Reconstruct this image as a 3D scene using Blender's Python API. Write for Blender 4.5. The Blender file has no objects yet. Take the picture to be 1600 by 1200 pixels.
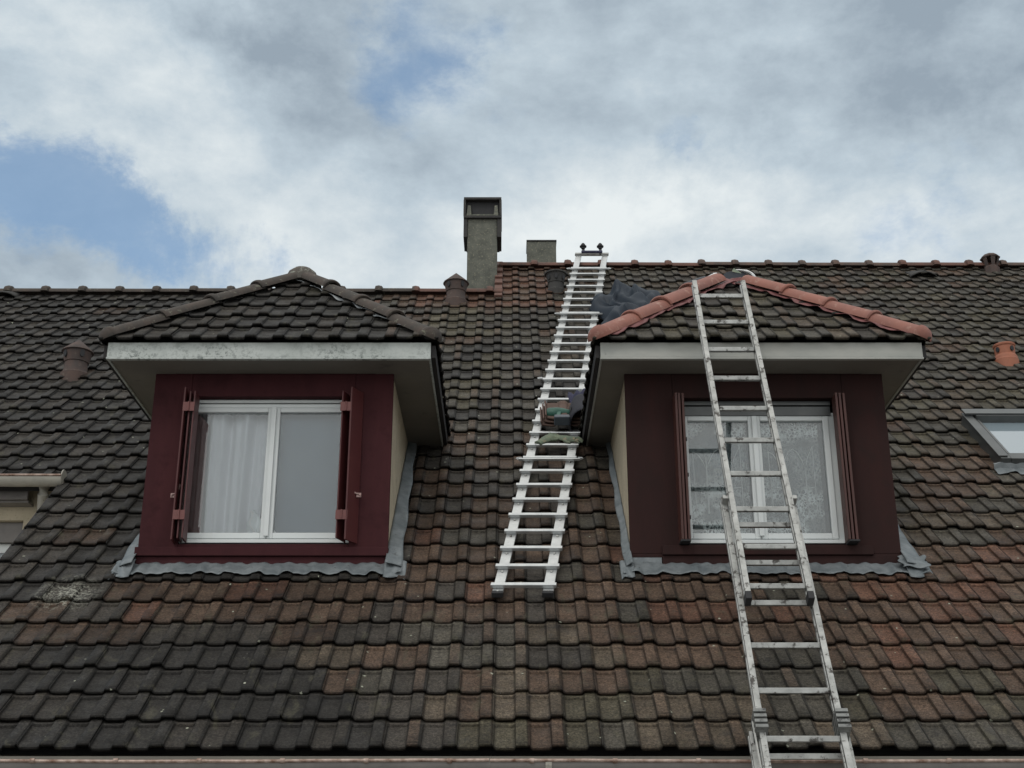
import bpy, math, random
import numpy as np
from mathutils import Vector, Matrix
random.seed(7); rng = np.random.default_rng(7)
R = math.radians
scene = bpy.context.scene
col = scene.collection

# ------------------------------------------------------------------ camera
cd = bpy.data.cameras.new('camera'); cam = bpy.data.objects.new('camera', cd); col.objects.link(cam)
cam.location = (0, 0, 1.6); cam.rotation_euler = (R(90 + 21.5), 0, 0)
cd.sensor_width = 36; cd.lens = 36 * 2085 / 1600; cd.shift_x = 3 / 1600
cd.clip_start = .05; cd.clip_end = 5000
scene.camera = cam
scene.view_settings.view_transform = 'Standard'; scene.view_settings.look = 'None'
scene.view_settings.exposure = 0; scene.view_settings.gamma = 1

# ------------------------------------------------------------------ sky
SUN_EL, SUN_AZ = 48, -150          # sun behind the camera, to its left, veiled by cloud
world = bpy.data.worlds.new('World'); scene.world = world; world.use_nodes = True
wt = world.node_tree; wt.nodes.clear()
def wn(t, **k):
    n = wt.nodes.new(t)
    for a, b in k.items(): setattr(n, a, b)
    return n
def wl(a, b): wt.links.new(a, b)
def wm(op, a, b=None, c=None, clamp=False):
    n = wn('ShaderNodeMath', operation=op, use_clamp=clamp)
    for i, v in enumerate((a, b, c)):
        if v is None: continue
        if isinstance(v, (int, float)): n.inputs[i].default_value = v
        else: wl(v, n.inputs[i])
    return n.outputs[0]
sky = wn('ShaderNodeTexSky', sky_type='NISHITA', sun_disc=False, sun_elevation=R(SUN_EL), sun_rotation=R(SUN_AZ),
         altitude=100, air_density=1.0, dust_density=.6, ozone_density=1.5)
tcw = wn('ShaderNodeTexCoord')
def wnoise(scale, detail, rough, dist=0., loc=(0, 0, 0), sc=(1, 1, 1)):
    mp = wn('ShaderNodeMapping'); mp.inputs['Location'].default_value = loc; mp.inputs['Scale'].default_value = sc
    wl(tcw.outputs['Generated'], mp.inputs['Vector'])
    n = wn('ShaderNodeTexNoise'); n.inputs['Scale'].default_value = scale; n.inputs['Detail'].default_value = detail
    n.inputs['Roughness'].default_value = rough; n.inputs['Distortion'].default_value = dist
    wl(mp.outputs[0], n.inputs['Vector']); return n
sep = wn('ShaderNodeSeparateXYZ'); wl(tcw.outputs['Generated'], sep.inputs[0])
az0 = wm('MULTIPLY', wm('ARCTAN2', sep.outputs[0], sep.outputs[1]), 57.296)
el0 = wm('MULTIPLY', wm('ARCSINE', sep.outputs[2]), 57.296)
wa = wnoise(5.0, 8, .66, .3, (3, 1, 2)); sa = wn('ShaderNodeSeparateColor'); wl(wa.outputs['Color'], sa.inputs[0])
az = wm('MULTIPLY_ADD', wm('SUBTRACT', sa.outputs[0], .5), 19.0, az0)
el = wm('MULTIPLY_ADD', wm('SUBTRACT', sa.outputs[1], .5), 12.0, el0)
def blob(a, e, s, t, amp):
    u = wm('DIVIDE', wm('SUBTRACT', az, a), s); v = wm('DIVIDE', wm('SUBTRACT', el, e), t)
    d = wm('ADD', wm('MULTIPLY', u, u), wm('MULTIPLY', v, v))
    return wm('MULTIPLY', wm('POWER', 2.71828, wm('MULTIPLY', d, -1)), amp)
def total(vals, start):
    t = start
    for v in vals: t = wm('ADD', t, v)
    return t
# openings in the cloud where blue shows (azimuth, elevation, widths, strength)
nA = wnoise(3.2, 9, .60, .5, (0, 0, 0), (1, 1, 1.7))
nB = wnoise(9.5, 12, .64, .1, (5, 2, 0), (1, 1, 1.6))
gap = total([blob(-19.5, 26.8, 5.8, 2.3, 1.20), blob(-25, 28.4, 4.5, 2.2, .8), blob(-4.5, 34.6, 3.8, 2.8, .72), blob(-3.0, 38.0, 3.5, 3, .55), blob(3, 34.2, 3, 1.2, .35),
             blob(7.5, 31.8, 3.0, 1.8, .75), blob(18.5, 27.9, 8, 1.3, .36), blob(17.0, 25.2, 7, 1.0, .45), blob(19, 32, 8, 3, -.5), blob(12, 35.8, 3, 1.5, .2),
             blob(-11, 28.8, 4.5, 3.5, -.35), blob(-15, 33, 6, 3, -.6), blob(60, 35, 20, 12, .7), blob(-75, 40, 24, 14, .8), blob(150, 30, 30, 12, .6), blob(-140, 45, 30, 14, .5)],
            wm('MULTIPLY', wm('SUBTRACT', nA.outputs[0], .56), 1.7))
gap = wm('ADD', gap, wm('MULTIPLY', wm('SUBTRACT', nB.outputs[0], .5), 1.9))
mr = wn('ShaderNodeMapRange', interpolation_type='SMOOTHSTEP'); wl(gap, mr.inputs[0])
mr.inputs[1].default_value = .16; mr.inputs[2].default_value = 1.0; mr.inputs[3].default_value = 0; mr.inputs[4].default_value = .78
# brightness of the cloud itself
nC = wnoise(2.4, 8, .58, .3, (8, 4, 1), (1, 1, 2.0)); nD = wnoise(10, 12, .62, .05, (1, 7, 3), (1, 1, 1.6))
br = total([blob(-17, 33.2, 7.5, 4.0, .24), blob(-25, 35, 7, 3.0, .16), blob(5.5, 28.6, 5.5, 2.6, .22), blob(-12, 27, 7, 3.5, .15), blob(7, 25.2, 9, 1.3, .12),
            blob(19, 33, 10, 5, -.34), blob(-9.5, 36, 4.5, 3, -.18), blob(-3, 30.8, 4, 2.2, -.08), blob(0, 31.5, 5, 3, -.05), blob(13, 30.5, 5, 2, -.05)],
           wm('MULTIPLY', wm('SUBTRACT', nC.outputs[0], .5), .95))
br = wm('ADD', br, wm('MULTIPLY', wm('SUBTRACT', nD.outputs[0], .5), .95))
br = wm('ADD', br, .5, clamp=True)
cr = wn('ShaderNodeValToRGB'); wl(br, cr.inputs[0])
cr.color_ramp.elements[0].position = .18; cr.color_ramp.elements[0].color = (.31, .38, .45, 1)
cr.color_ramp.elements[1].position = .88; cr.color_ramp.elements[1].color = (.82, .87, .88, 1)
e = cr.color_ramp.elements.new(.5); e.color = (.51, .60, .67, 1)
# cloud brightened towards the zenith and behind the camera, unseen, to add fill
zen = wn('ShaderNodeMapRange', interpolation_type='SMOOTHSTEP'); wl(el0, zen.inputs[0]); zen.inputs[1].default_value = 40; zen.inputs[2].default_value = 75
zmix = wn('ShaderNodeMix', data_type='RGBA'); wl(zen.outputs[0], zmix.inputs[0]); wl(cr.outputs[0], zmix.inputs[6]); zmix.inputs[7].default_value = (1.45, 1.42, 1.34, 1)
rear = wn('ShaderNodeMapRange', interpolation_type='SMOOTHSTEP'); wl(sep.outputs[1], rear.inputs[0]); rear.inputs[1].default_value = .25; rear.inputs[2].default_value = -.6
rmix = wn('ShaderNodeMix', data_type='RGBA'); wl(wm('MULTIPLY', rear.outputs[0], .62), rmix.inputs[0]); wl(zmix.outputs[2], rmix.inputs[6]); rmix.inputs[7].default_value = (1.35, 1.33, 1.27, 1)
cs = wn('ShaderNodeVectorMath', operation='SCALE'); wl(rmix.outputs[2], cs.inputs[0]); cs.inputs['Scale'].default_value = 10.0
SKY_STRENGTH = .1
gain = wn('ShaderNodeMix', data_type='RGBA', blend_type='MULTIPLY'); gain.inputs[0].default_value = 1
wl(sky.outputs[0], gain.inputs[6]); gain.inputs[7].default_value = (1.75, 1.85, 1.72, 1)
wx = wn('ShaderNodeMix', data_type='RGBA')
wl(mr.outputs[0], wx.inputs[0]); wl(cs.outputs[0], wx.inputs[6]); wl(gain.outputs[2], wx.inputs[7])
bg = wn('ShaderNodeBackground'); bg.inputs['Strength'].default_value = SKY_STRENGTH; wl(wx.outputs[2], bg.inputs[0])
ow = wn('ShaderNodeOutputWorld'); wl(bg.outputs[0], ow.inputs[0])
# ------------------------------------------------------------------ sun
sd = bpy.data.lights.new('sun', 'SUN'); sd.energy = .6; sd.angle = R(14); sd.color = (1, .96, .9)
so = bpy.data.objects.new('sun', sd); col.objects.link(so)
sv = Vector((math.sin(R(SUN_AZ)) * math.cos(R(SUN_EL)), math.cos(R(SUN_AZ)) * math.cos(R(SUN_EL)), math.sin(R(SUN_EL))))
so.rotation_euler = sv.to_track_quat('Z', 'Y').to_euler(); so.location = (-8, -10, 20)

# ------------------------------------------------------------------ materials
class Mat:
    def __init__(s, name, rough=.7, metal=0., spec=.5):
        s.m = bpy.data.materials.new(name); s.m.use_nodes = True; s.t = s.m.node_tree
        s.b = s.t.nodes['Principled BSDF']; s.out = s.t.nodes['Material Output']
        s.b.inputs['Roughness'].default_value = rough; s.b.inputs['Metallic'].default_value = metal
        s.b.inputs['Specular IOR Level'].default_value = spec
        s.g = s.n('ShaderNodeNewGeometry')
    def n(s, t, **k):
        n = s.t.nodes.new(t)
        for a, b in k.items(): setattr(n, a, b)
        return n
    def l(s, a, b): s.t.links.new(a, b)
    def noise(s, scale, detail=5, rough=.6, stretch=(1, 1, 1), dist=0.):
        mp = s.n('ShaderNodeMapping'); mp.inputs['Scale'].default_value = stretch; s.l(s.g.outputs['Position'], mp.inputs[0])
        n = s.n('ShaderNodeTexNoise'); n.inputs['Scale'].default_value = scale; n.inputs['Detail'].default_value = detail
        n.inputs['Roughness'].default_value = rough; n.inputs['Distortion'].default_value = dist; s.l(mp.outputs[0], n.inputs[0]); return n.outputs[0]
    def ramp(s, fac, stops):
        r = s.n('ShaderNodeValToRGB'); s.l(fac, r.inputs[0]); cr = r.color_ramp
        while len(cr.elements) < len(stops): cr.elements.new(.5)
        for e, (p, c) in zip(cr.elements, stops):
            e.position = p; e.color = (c, c, c, 1) if isinstance(c, (int, float)) else (*c, 1)
        return r.outputs[0]
    def mix(s, fac, a, b, mode='MIX'):
        x = s.n('ShaderNodeMix', data_type='RGBA', blend_type=mode)
        for i, v in ((0, fac), (6, a), (7, b)):
            if isinstance(v, (int, float)): x.inputs[i].default_value = v if i == 0 else (v, v, v, 1)
            elif isinstance(v, tuple): x.inputs[i].default_value = (*v, 1)
            else: s.l(v, x.inputs[i])
        return x.outputs[2]
    def color(s, c):
        if isinstance(c, tuple): s.b.inputs['Base Color'].default_value = (*c, 1)
        else: s.l(c, s.b.inputs['Base Color'])
        return s
    def bump(s, h, strength=.3, dist=.004):
        b = s.n('ShaderNodeBump'); b.inputs['Strength'].default_value = strength; b.inputs['Distance'].default_value = dist
        s.l(h, b.inputs['Height']); s.l(b.outputs[0], s.b.inputs['Normal']); return s
M = {}
def mottled(name, c1, c2, scale=6, rough=.75, metal=0., speck=None, bumpy=.3, bscale=60, stretch=(1, 1, 1), spk=(.62, .68), sscale=45, spec=.4):
    m = Mat(name, rough, metal, spec)
    c = m.mix(m.ramp(m.noise(scale, 6, .65, stretch), [(.35, 0.), (.68, 1.)]), c1, c2)
    if speck: c = m.mix(m.ramp(m.noise(sscale, 5, .7), [(spk[0], 0.), (spk[1], 1.)]), c, speck)
    m.color(c)
    if bumpy: m.bump(m.noise(bscale, 5, .7), bumpy, .004)
    M[name] = m.m; return m
# roof tiles: colour comes per tile from the mesh attribute, weathering from noise
m = Mat('roof_tile_clay', .72, 0, .2)
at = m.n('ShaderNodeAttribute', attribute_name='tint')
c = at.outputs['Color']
c = m.mix(1., c, m.ramp(m.noise(7, 5, .65), [(.3, .72), (.7, 1.28)]), 'MULTIPLY')
c = m.mix(1., c, m.ramp(m.noise(75, 6, .85), [(.38, .38), (.5, .95), (.60, 1.9)]), 'MULTIPLY')
c = m.mix(m.ramp(m.noise(11, 6, .72, (1, .5, .5), .6), [(.56, 0.), (.72, .55)]), c, (.088, .082, .055))
c = m.mix(m.ramp(m.noise(4.3, 6, .75, (1, 1, 1), .4), [(.54, 0.), (.70, .5)]), c, (.018, .018, .02))
wrp = m.n('ShaderNodeVectorMath', operation='MULTIPLY_ADD'); nz = m.n('ShaderNodeTexNoise'); nz.inputs['Scale'].default_value = 60; m.l(m.g.outputs['Position'], nz.inputs[0])
m.l(nz.outputs['Color'], wrp.inputs[0]); wrp.inputs[1].default_value = (.022, .022, .022); m.l(m.g.outputs['Position'], wrp.inputs[2])
vf = m.n('ShaderNodeTexVoronoi'); vf.inputs['Scale'].default_value = 13; m.l(wrp.outputs[0], vf.inputs[0])
vs_ = m.n('ShaderNodeSeparateColor'); m.l(vf.outputs['Color'], vs_.inputs[0])
lich = m.mix(1., m.ramp(vf.outputs['Distance'], [(.075, 1.), (.12, 0.)]), m.ramp(vs_.outputs[0], [(.80, 0.), (.86, 1.)]), 'MULTIPLY')
c = m.mix(lich, c, (.33, .34, .27))
lich2 = m.mix(1., m.ramp(m.noise(34, 6, .85), [(.655, 0.), (.69, 1.)]), m.ramp(m.noise(2.6, 2, .5, (1, 1, 1), 1.), [(.60, 0.), (.68, 1.)]), 'MULTIPLY')
c = m.mix(lich2, c, (.42, .43, .38))
dd = m.n('ShaderNodeVectorMath', operation='DISTANCE'); m.l(m.g.outputs['Position'], dd.inputs[0]); dd.inputs[1].default_value = (-2.66, 7.92, 3.37)
lp3 = m.mix(1., m.ramp(m.noise(38, 7, .85), [(.50, 0.), (.56, 1.)]), m.ramp(dd.outputs['Value'], [(.05, .8), (.24, 0.)]), 'MULTIPLY')
c = m.mix(lp3, c, (.40, .40, .34))
m.color(c); m.l(m.ramp(m.noise(9, 4, .6), [(.3, .52), (.7, .85)]), m.b.inputs['Roughness'])
m.bump(m.noise(130, 5, .75), .45, .003); M['tile'] = m.m
mottled('old_ridge', (.038, .034, .030), (.068, .050, .040), 9, .8, speck=(.16, .16, .12), spk=(.60, .67), sscale=24)
mottled('red_ridge', (.135, .065, .048), (.085, .048, .038), 7, .75, speck=(.05, .045, .04), spk=(.58, .68), sscale=14)
mottled('new_terracotta', (.275, .108, .078), (.180, .078, .062), 3.2, .65, speck=(.33, .19, .15), spk=(.56, .70), sscale=16, bumpy=.08)
mottled('worn_ridge', (.12, .075, .058), (.06, .05, .045), 8, .8, speck=(.17, .15, .12), spk=(.6, .7), sscale=22)
mottled('vent_old', (.085, .055, .046), (.05, .042, .04), 9, .8, speck=(.13, .11, .09), spk=(.6, .7), sscale=25)
mottled('vent_orange', (.33, .120, .068), (.26, .095, .055), 9, .6, speck=(.2, .1, .06), spk=(.62, .74), sscale=20, bumpy=.1)
mottled('concrete_old', (.135, .138, .115), (.080, .084, .072), 11, .9, speck=(.24, .23, .17), spk=(.55, .66), sscale=40, bumpy=.5, bscale=45)
mottled('soot_concrete', (.035, .035, .036), (.055, .052, .048), 9, .9, speck=(.10, .10, .085), spk=(.6, .68), sscale=22)
mottled('zinc', (.12, .14, .15), (.22, .24, .25), 10, .6, .3, speck=(.07, .075, .075), spk=(.62, .70), sscale=16, bumpy=.25, bscale=22)
mottled('aluminium', (.56, .575, .575), (.44, .455, .46), 14, .34, .7, speck=(.30, .31, .31), spk=(.63, .72), sscale=40, bumpy=.1)
m = mottled('old_aluminium', (.44, .445, .43), (.27, .275, .265), 13, .48, .55, speck=(.075, .07, .065), spk=(.54, .62), sscale=19, bumpy=.2)
mottled('pvc_white', (.66, .69, .69), (.60, .63, .63), 3, .35, bumpy=0)
mottled('grey_metal', (.115, .12, .12), (.085, .09, .09), 6, .4, .5, bumpy=.05)
mottled('red_board', (.044, .0145, .0170), (.058, .0185, .0210), 2.2, .8, stretch=(3, 3, .5), bumpy=.12, bscale=30, speck=(.034, .011, .013), spk=(.52, .72), sscale=5, spec=.12)
mottled('brown_board', (.027, .0145, .0138), (.036, .0162, .0152), 2.0, .8, stretch=(3, 3, .5), bumpy=.15, bscale=30, speck=(.026, .015, .014), spk=(.52, .72), sscale=5, spec=.12)
mottled('red_shutter', (.068, .016, .017), (.085, .022, .022), 4, .45, bumpy=.05)
mottled('brown_shutter', (.070, .025, .020), (.050, .020, .016), 4, .5, stretch=(8, 8, 1), bumpy=.05)
mottled('hinge_pink', (.16, .055, .05), (.12, .042, .04), 9, .5, bumpy=.05)
mottled('hook_metal', (.38, .26, .24), (.3, .2, .19), 9, .5, .2, bumpy=.05)
mottled('black_rubber', (.018, .018, .02), (.028, .028, .03), 9, .7, bumpy=.1)
mottled('dark_timber', (.022, .021, .022), (.034, .031, .030), 5, .8, stretch=(6, 1, 6), bumpy=.3)
mottled('soffit_board', (.19, .175, .150), (.155, .143, .125), 3.0, .8, speck=(.09, .085, .078), spk=(.6, .8), sscale=5, bumpy=.12)
mottled('fascia_clean', (.40, .40, .37), (.31, .32, .30), 3, .7, stretch=(1, 1, 2.5), speck=(.17, .18, .17), spk=(.60, .74), sscale=7, bumpy=.1)
m = mottled('fascia_mossy', (.50, .53, .51), (.40, .43, .41), 4, .7, bumpy=.1)
c = m.b.inputs['Base Color'].links[0].from_socket
sx = m.n('ShaderNodeSeparateXYZ'); m.l(m.g.outputs['Position'], sx.inputs[0])
low = m.ramp(m.n('ShaderNodeMapRange').outputs[0], [(0, 1.), (1, 0.)]); mrn = low.node.inputs[0].links[0].from_node
m.l(sx.outputs[2], mrn.inputs[0]); mrn.inputs[1].default_value = 4.91; mrn.inputs[2].default_value = 5.02
spots = m.mix(1., m.ramp(m.noise(30, 7, .8), [(.50, 0.), (.56, .85)]), m.ramp(m.noise(3.3, 4, .6), [(.40, .15), (.6, 1.)]), 'MULTIPLY')
spots = m.mix(1., spots, m.mix(.35, low, 1.), 'MULTIPLY')
m.color(m.mix(spots, c, (.10, .115, .11)))
m = mottled('render_beige', (.54, .47, .35), (.44, .385, .285), 5, .95, speck=(.22, .19, .14), spk=(.58, .70), sscale=60, bumpy=.9, bscale=70)
mottled('gutter_brown', (.20, .185, .175), (.15, .14, .135), 6, .5, bumpy=.1)
mottled('gutter_rim', (.46, .36, .31), (.13, .065, .04), 22, .5, .4, bumpy=.2)
mottled('gutter_cream', (.42, .40, .35), (.30, .29, .26), 5, .5, speck=(.10, .095, .085), spk=(.62, .72), sscale=9, bumpy=.1)
mottled('tarp_blue', (.011, .018, .029), (.018, .028, .042), 5, .7, bumpy=.4, bscale=13)
mottled('underlay_pink', (.18, .062, .060), (.12, .045, .045), 12, .6, bumpy=.4, bscale=40)
mottled('membrane_black', (.022, .026, .036), (.035, .04, .052), 8, .5)
mottled('tool_green', (.010, .065, .046), (.016, .10, .07), 12, .45)
mottled('tool_grey', (.07, .085, .105), (.05, .062, .075), 12, .5)
mottled('glove_green', (.16, .19, .13), (.10, .13, .10), 14, .9, speck=(.26, .22, .15), spk=(.55, .62), sscale=20)
mottled('cloth_indigo', (.060, .060, .105), (.04, .042, .075), 12, .9)
mottled('cloth_black', (.014, .015, .022), (.022, .022, .03), 12, .85)
mottled('strap_pale', (.42, .42, .40), (.35, .35, .33), 12, .7)
mottled('stack_clay', (.11, .065, .050), (.08, .052, .042), 12, .8)
mottled('silver_foil', (.7, .7, .7), (.5, .5, .5), 30, .25, .85)
mottled('ground_asphalt', (.22, .215, .205), (.26, .255, .24), 3, .95, bscale=90)
mottled('paving', (.30, .29, .27), (.24, .23, .22), 4, .9)
mottled('room_wall', (.28, .29, .30), (.25, .26, .27), 2, .9, bumpy=0)
mottled('white_cloth', (.88, .88, .87), (.80, .80, .80), 8, .9)
mottled('curtain_white', (.82, .80, .82), (.76, .75, .77), 3, .9, bumpy=0)
mottled('blind_dark', (.085, .115, .125), (.065, .09, .10), 3, .9, bumpy=0)
mottled('blind_grey', (.20, .245, .29), (.165, .205, .25), 1.5, .9, bumpy=0)
mottled('apex_stone', (.06, .056, .05), (.10, .085, .07), 9, .85, speck=(.26, .27, .23), spk=(.54, .60), sscale=26)
mottled('clamp_grey', (.24, .245, .24), (.15, .155, .15), 14, .5, .4, speck=(.06, .06, .06), spk=(.55, .65), sscale=30)
mottled('shutter_reflection', (.22, .125, .12), (.19, .105, .10), 2, .8, bumpy=0)
mottled('lichen', (.35, .36, .30), (.12, .12, .10), 30, .9)
mottled('thread_white', (.6, .6, .58), (.55, .55, .55), 8, .9, bumpy=0)
mottled('underlay_dark', (.012, .012, .013), (.02, .02, .02), 8, .9, bumpy=0)
mottled('lead_edge', (.26, .28, .29), (.2, .21, .22), 9, .5, .4)
# glass
m = Mat('window_glass', .02)
gl = m.n('ShaderNodeBsdfGlossy'); gl.inputs['Roughness'].default_value = .015; gl.inputs['Color'].default_value = (1, 1, 1, 1)
tr = m.n('ShaderNodeBsdfTransparent'); tr.inputs['Color'].default_value = (.92, .95, .96, 1)
fr = m.n('ShaderNodeFresnel'); fr.inputs['IOR'].default_value = 1.75
mx = m.n('ShaderNodeMixShader'); m.l(fr.outputs[0], mx.inputs[0]); m.l(tr.outputs[0], mx.inputs[1]); m.l(gl.outputs[0], mx.inputs[2])
m.l(mx.outputs[0], m.out.inputs[0]); M['glass'] = m.m
# lace curtain: net with floral bands woven in
m = Mat('lace', .9); m.color((.80, .82, .80))
sx = m.n('ShaderNodeSeparateXYZ'); m.l(m.g.outputs['Position'], sx.inputs[0])
mrn = m.n('ShaderNodeMapRange'); m.l(sx.outputs[2], mrn.inputs[0]); mrn.inputs[1].default_value = 3.84; mrn.inputs[2].default_value = 4.64
band = m.ramp(mrn.outputs[0], [(0, 1.), (.30, 1.), (.46, .42), (.76, .22), (.86, .8), (1, 1.)])
vo = m.n('ShaderNodeTexVoronoi', feature='DISTANCE_TO_EDGE'); vo.inputs['Scale'].default_value = 42; m.l(m.g.outputs['Position'], vo.inputs[0])
fl = m.ramp(vo.outputs[0], [(.05, 1.), (.14, 0.)])
flw = m.ramp(m.noise(26, 3, .55, (1, 1, 1), 1.5), [(.52, 0.), (.55, 1.)])
pat = m.mix(1., m.mix(1., fl, flw, 'LIGHTEN'), m.mix(1., band, m.ramp(m.noise(7, 2, .5), [(.42, .15), (.56, 1.)]), 'MULTIPLY'), 'MULTIPLY')
al = m.mix(pat, .06, .95)
m.l(al, m.b.inputs['Alpha']); M['lace'] = m.m
m = Mat('skylight_glass', .06, 0, 1.); m.color((.20, .25, .28)); m.b.inputs['IOR'].default_value = 2.0; M['skylight_glass'] = m.m
m = Mat('sheer', .9); m.color((.60, .62, .63)); m.b.inputs['Alpha'].default_value = .72; M['sheer'] = m.m

# ------------------------------------------------------------------ mesh helpers
ORG = {}
def worg(o): return ORG.get(o.name, Vector((0, 0, 0)))
def tag(o, label=None, cat=None, group=None, kind=None):
    for k, v in (('label', label), ('category', cat), ('group', group), ('kind', kind)):
        if v: o[k] = v
    return o
def thing(name, loc, label, cat, group=None):
    o = bpy.data.objects.new(name, None); col.objects.link(o); o.location = loc; o.empty_display_size = .1
    ORG[o.name] = Vector(loc); return tag(o, label, cat, group)
def link(name, me, parent, org):
    o = bpy.data.objects.new(name, me); col.objects.link(o); ORG[o.name] = Vector(org)
    if parent is not None: o.parent = parent; o.location = Vector(org) - worg(parent)
    else: o.location = org
    return o
V = lambda *a: Vector(a)
class MB:
    """collects shapes in world space; build() links them as one object"""
    def __init__(s): s.v = []; s.f = []; s.c = []
    def add(s, vs, fs):
        b = len(s.v); s.v += [tuple(v) for v in vs]; s.f += [tuple(i + b for i in f) for f in fs]; return s
    def box(s, c, d, ax=None):
        c = Vector(c); a = ax or (V(1, 0, 0), V(0, 1, 0), V(0, 0, 1)); h = [x / 2 for x in d]
        vs = [c + a[0] * (h[0] * i) + a[1] * (h[1] * j) + a[2] * (h[2] * k) for k in (-1, 1) for j in (-1, 1) for i in (-1, 1)]
        return s.add(vs, [(0, 2, 3, 1), (4, 5, 7, 6), (0, 1, 5, 4), (2, 6, 7, 3), (0, 4, 6, 2), (1, 3, 7, 5)])
    def bb(s, x0, x1, y0, y1, z0, z1): return s.box(((x0 + x1) / 2, (y0 + y1) / 2, (z0 + z1) / 2), (abs(x1 - x0), abs(y1 - y0), abs(z1 - z0)))
    def sweep(s, path, ring, frames=None, cap=True, closed=True, scales=None):
        """ring: list of (u,v); frames: (U,V) vectors or None"""
        n = len(ring); vs = []
        for i, p in enumerate(path):
            p = Vector(p)
            if frames: u, w = frames if isinstance(frames, tuple) else frames[i]
            else:
                q0 = Vector(path[max(i - 1, 0)]); q1 = Vector(path[min(i + 1, len(path) - 1)]); t = (q1 - q0).normalized()
                r = V(0, 0, 1) if abs(t.z) < .9 else V(1, 0, 0); u = t.cross(r).normalized(); w = u.cross(t).normalized()
            k = scales[i] if scales else 1
            vs += [p + u * (a * k) + w * (b * k) for a, b in ring]
        fs = []
        m = n if closed else n - 1
        for i in range(len(path) - 1):
            for j in range(m):
                a = i * n + j; b = i * n + (j + 1) % n; fs.append((a, b, b + n, a + n))
        if cap and closed: fs += [tuple(range(n))[::-1], tuple(range((len(path) - 1) * n, len(path) * n))]
        return s.add(vs, fs)
    def tube(s, path, r, n=10, scales=None, cap=True):
        return s.sweep(path, [(r * math.cos(2 * math.pi * k / n), r * math.sin(2 * math.pi * k / n)) for k in range(n)], None, cap, True, scales)
    def lathe(s, c, prof, n=20, ax=None, cap=True):
        c = Vector(c); a = ax or (V(1, 0, 0), V(0, 1, 0), V(0, 0, 1)); vs = []; fs = []
        for r, z in prof:
            for k in range(n):
                t = 2 * math.pi * (k + .5) / n; vs.append(c + a[0] * (r * math.cos(t)) + a[1] * (r * math.sin(t)) + a[2] * z)
        for i in range(len(prof) - 1):
            for k in range(n):
                q = i * n + k; w = i * n + (k + 1) % n; fs.append((q, w, w + n, q + n))
        if cap: fs += [tuple(range(n))[::-1], tuple(range((len(prof) - 1) * n, len(prof) * n))]
        return s.add(vs, fs)
    def grid(s, fn, nu, nv):
        vs = [fn(i / nu, j / nv) for j in range(nv + 1) for i in range(nu + 1)]
        return s.add(vs, [(j * (nu + 1) + i, j * (nu + 1) + i + 1, (j + 1) * (nu + 1) + i + 1, (j + 1) * (nu + 1) + i) for j in range(nv) for i in range(nu)])
    def build(s, name, mat, parent=None, bevel=0., smooth=None, solid=0., label=None, sub=0):
        P = np.array(s.v); org = (P.min(0) + P.max(0)) / 2
        if parent is None: org = np.array([org[0], org[1], P[:, 2].min()])
        me = bpy.data.meshes.new(name); me.from_pydata((P - org).tolist(), [], s.f); me.update()
        me.materials.append(M[mat] if isinstance(mat, str) else mat)
        o = link(name, me, parent, org)
        import bmesh
        bm = bmesh.new(); bm.from_mesh(me); bmesh.ops.recalc_face_normals(bm, faces=bm.faces[:]); bm.to_mesh(me); bm.free()
        if solid: q = o.modifiers.new('s', 'SOLIDIFY'); q.thickness = solid; q.offset = 0
        if bevel: q = o.modifiers.new('b', 'BEVEL'); q.width = bevel; q.segments = 2; q.limit_method = 'ANGLE'; q.angle_limit = R(40)
        if sub: q = o.modifiers.new('u', 'SUBSURF'); q.levels = sub; q.render_levels = sub
        if smooth:
            for p in me.polygons: p.use_smooth = True
            me.set_sharp_from_angle(angle=R(smooth))
        if label: o['label'] = label
        return o

# ------------------------------------------------------------------ roof frame
PH = R(41.284); O = V(0, 6.793, 2.348); UP = V(0, math.cos(PH), math.sin(PH)); NR = V(0, -math.sin(PH), math.cos(PH)); XR = V(1, 0, 0)
W = .36; G = .2462
def rf(x, s, h=0.): return O + XR * x + UP * s + NR * h
def vnoise(x, y, seed=0):
    def h(i, j):
        n = np.sin(i * 127.1 + j * 311.7 + seed * 74.7) * 43758.5453; return n - np.floor(n)
    xi, yi = np.floor(x), np.floor(y); fx, fy = x - xi, y - yi; fx = fx * fx * (3 - 2 * fx); fy = fy * fy * (3 - 2 * fy)
    return (h(xi, yi) * (1 - fx) + h(xi + 1, yi) * fx) * (1 - fy) + (h(xi, yi + 1) * (1 - fx) + h(xi + 1, yi + 1) * fx) * fy
DARK = np.array((.036, .033, .030)); CHAR = np.array((.052, .045, .038)); BROWN = np.array((.092, .061, .043)); ORANGE = np.array((.140, .074, .050))
GREEN = np.array((.084, .073, .050)); BEIGE = np.array((.120, .094, .068)); GREY = np.array((.074, .066, .053)); OLIVE = np.array((.085, .076, .036))
def pick(opts):
    w = np.array([o[1] for o in opts], float); return opts[rng.choice(len(opts), p=w / w.sum())][0]
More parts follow.
